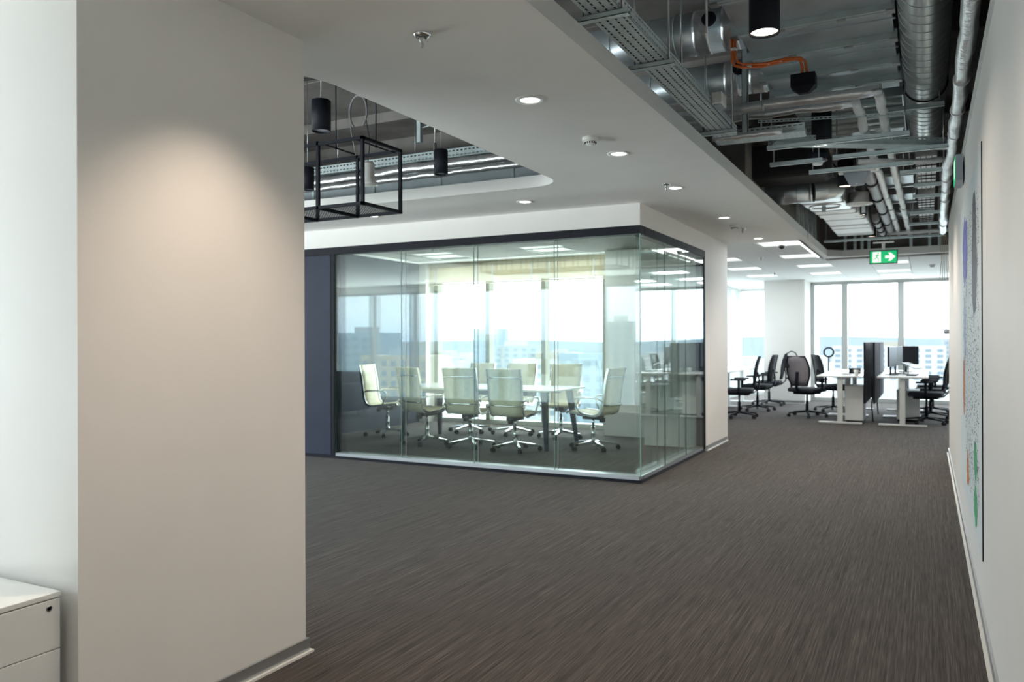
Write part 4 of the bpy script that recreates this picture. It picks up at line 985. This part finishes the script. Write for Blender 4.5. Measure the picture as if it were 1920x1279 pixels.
obj('strap', MB().tube([(-.05,0,.17),(-.03,0,.26),(.05,-.02,.30),(.12,-.05,.28),(.17,-.08,.2)], .01, 6), BLACK, bg_)
rg = thing('ring_hanger', 'black ring-shaped coat hanger above the second chair from the white desk', 'hanger', (-1.62, 15.95, 1.03))
obj('ring', MB().torus((0,0,.1), .085, .016, (.3,-1,0), 24, 8), BLACK, rg)
obj('stem', MB().cyl((0,0,.02), (0,0,-.25), .014, 8), BLACK, rg)

# ------------------------------------------------------------------ desks
def desk(x0, x1, y0, y1, label, legx=None, zt=.775):
    t = thing('desk', label, 'desk', ((x0+x1)/2, (y0+y1)/2, 0)); xc = legx or (x0+x1)/2
    obj('desktop', B(x0, x1, y0, y1, zt-.025, zt), WHITE, t, bevel=.004, **W)
    for y in (y0+.06, y1-.06):
        lg = obj('leg', B(xc-.04, xc+.04, y-.03, y+.03, .025, zt-.05), WHITE, t, bevel=.004, **W)
        obj('foot', B(x0+.02, x1-.02, y-.035, y+.035, 0, .025), WHITE, lg, bevel=.004, **W)
    obj('cross_beam', B(xc-.03, xc+.03, y0+.06, y1-.06, zt-.07, zt-.026), WHITE, t, **W)
    return t
desk(-1.60, -.90, 13.9, 15.45, 'white height-adjustable desk nearest, left of the grey screens')
desk(-1.60, -.90, 15.5, 17.05, 'white desk behind the near left one, left of the grey screens')
desk(-.70, .03, 13.87, 15.42, 'white height-adjustable desk nearest, right of the grey screens')
desk(-.70, .03, 15.47, 17.02, 'white desk behind the near right one, right of the grey screens')
desk(-4.0, -3.25, 13.3, 14.85, 'white desk by the left windows, nearest')
desk(-4.0, -3.25, 14.9, 16.45, 'white desk by the left windows, middle')
desk(-4.0, -3.25, 16.5, 18.05, 'white desk by the left windows, farthest')
for i, (x, y0_, y1_, lb) in enumerate(((-.88, 13.95, 15.4, 'left grey felt desk screen, nearest'), (-.745, 14.0, 15.42, 'grey felt desk screen facing the right desk, nearest'),
                               (-.88, 15.5, 17.0, 'left grey felt desk screen, behind the nearest'), (-.745, 15.5, 17.0, 'grey felt desk screen facing the right desk, farther'))):
    t = thing('desk_screen', lb, 'desk screen', (x, (y0_+y1_)/2, .33)); L = (y1_-y0_)/2
    obj('felt_panel', B(-.014, .014, -L, L, 0, .985), SCREEN, t, bevel=.006)
    obj('edge_trim', B(-.016, .016, -L-.006, -L, 0, .985), BLACK, t)
def pedestal(x0, x1, y0, y1, h, label):
    t = thing('pedestal_cabinet', label, 'cabinet', ((x0+x1)/2, (y0+y1)/2, 0))
    obj('carcass', B(x0, x1, y0+.02, y1, .04, h), WHITE, t, bevel=.003, **W)
    obj('back_panel', B(x0+.005, x1-.005, y0, y0+.018, .045, h-.06), WHITE, t, **W)
    obj('plinth', B(x0+.02, x1-.02, y0+.04, y1-.02, 0, .04), BLACK, t, **W)
pedestal(-1.19, -.91, 14.1, 14.75, .60, 'white drawer pedestal under the near left desk')
pedestal(-.44, -.10, 14.62, 15.25, .52, 'white drawer pedestal under the near right desk')
pedestal(-3.75, -3.33, 13.5, 14.1, .56, 'white drawer pedestal under the nearest left window desk')
# monitors and desk things
def monitor(x, y, rz, label, z=.775, wd=.55):
    t = thing('monitor', label, 'monitor', (x, y, z), rz)
    obj('screen_housing', B(-wd/2, wd/2, -.015, .015, .14, .47), MONB, t, bevel=.006)
    obj('stand', MB().box(-.025, .025, .015, .035, 0, .28).box(-.11, .11, -.07, .09, 0, .012), BLACK, t)
    return t
monitor(-.50, 14.55, R(80), 'black monitor turned edge-on beside the screen on the near right desk')
monitor(-.45, 15.2, R(75), 'black monitor turned edge-on at the back of the near right desk')
monitor(-.33, 16.0, R(10), 'black monitor facing the corridor on the far right desk', wd=.42)
monitor(-3.85, 14.3, R(95), 'black monitor edge-on at the nearest left window desk')
monitor(-3.85, 15.7, R(85), 'black monitor edge-on at the middle left window desk')
monitor(-3.8, 16.4, R(95), 'black monitor edge-on at the end of the middle left window desk')
def small(name, label, cat, loc, parts, rz=0):
    t = thing(name, label, cat, loc, rz)
    for n, mb, mt_ in parts: obj(n, mb, mt_, t)
for x, y, rz, lb in ((-1.2, 14.4, 100, 'white keyboard on the near left desk'), (-.2, 14.5, 85, 'dark keyboard on the near right desk'), (-3.45, 14.3, 90, 'dark keyboard on the nearest left window desk')):
    km = MB()
    for i in range(12):
        for j in range(4): km.box(-.2+.033*i, -.2+.033*i+.028, -.06+.03*j, -.06+.03*j+.025, .016, .022)
    small('keyboard', lb, 'keyboard', (x, y, .775), [('keyboard_body', B(-.21,.2,-.07,.07,0,.016), WHITEP if 'white' in lb else BLACK), ('keys', km, GREYP)], R(rz))
small('desk_phone', 'black desk phone on the near left desk behind the keyboard', 'phone', (-1.1, 15.0, .775),
      [('phone_base', MB().add([(-.09,-.1,0),(.09,-.1,0),(.09,.1,0),(-.09,.1,0),(-.09,-.1,.02),(.09,-.1,.02),(.09,.1,.09),(-.09,.1,.09)],[(0,3,2,1),(4,5,6,7),(0,1,5,4),(1,2,6,5),(2,3,7,6),(3,0,4,7)]), BLACK),
       ('handset', B(-.09,-.045,-.1,.1,.06,.10), MONB)])
small('laptop', 'open dark laptop on a stand on the near right desk', 'laptop', (-.22, 15.0, .775),
      [('laptop_base', MB().add([(-.16,-.11,.10),(.16,-.11,.10),(.16,.11,.19),(-.16,.11,.19),(-.16,-.11,.11),(.16,-.11,.11),(.16,.11,.2),(-.16,.11,.2)],[(0,3,2,1),(4,5,6,7),(0,1,5,4),(1,2,6,5),(2,3,7,6),(3,0,4,7)]), MONB),
       ('laptop_stand', MB().box(-.1,.1,-.08,.1,0,.01).box(-.1,-.08,.08,.1,0,.15).box(.08,.1,.08,.1,0,.15).box(-.1,.1,.078,.1,.14,.16), ALU)], R(70))
small('cup', 'white cup on the near left desk beside the screen', 'cup', (-1.02, 14.2, .775), [('cup_body', MB().lathe([(.0005,.003),(.03,.003),(.038,.09),(.035,.09),(.028,.008),(.0005,.008)], n=20), WHITEP), ('cup_handle', MB().torus((.045,0,.045), .022, .004, (0,1,0), 16, 6), WHITEP)])
for i, y in enumerate((14.6, 16.2)):
    wr = MB().tube([(-.81, y, .74), (-.80, y+.05, .5), (-.82, y+.12, .25), (-.80, y+.05, .02), (-.78, y-.2, .012)], .012, 8)
    obj('cable_bundle', wr, RUBB, None, 'black cable bundle dropping between the back-to-back desks, '+('nearer' if i == 0 else 'farther'), 'cable')
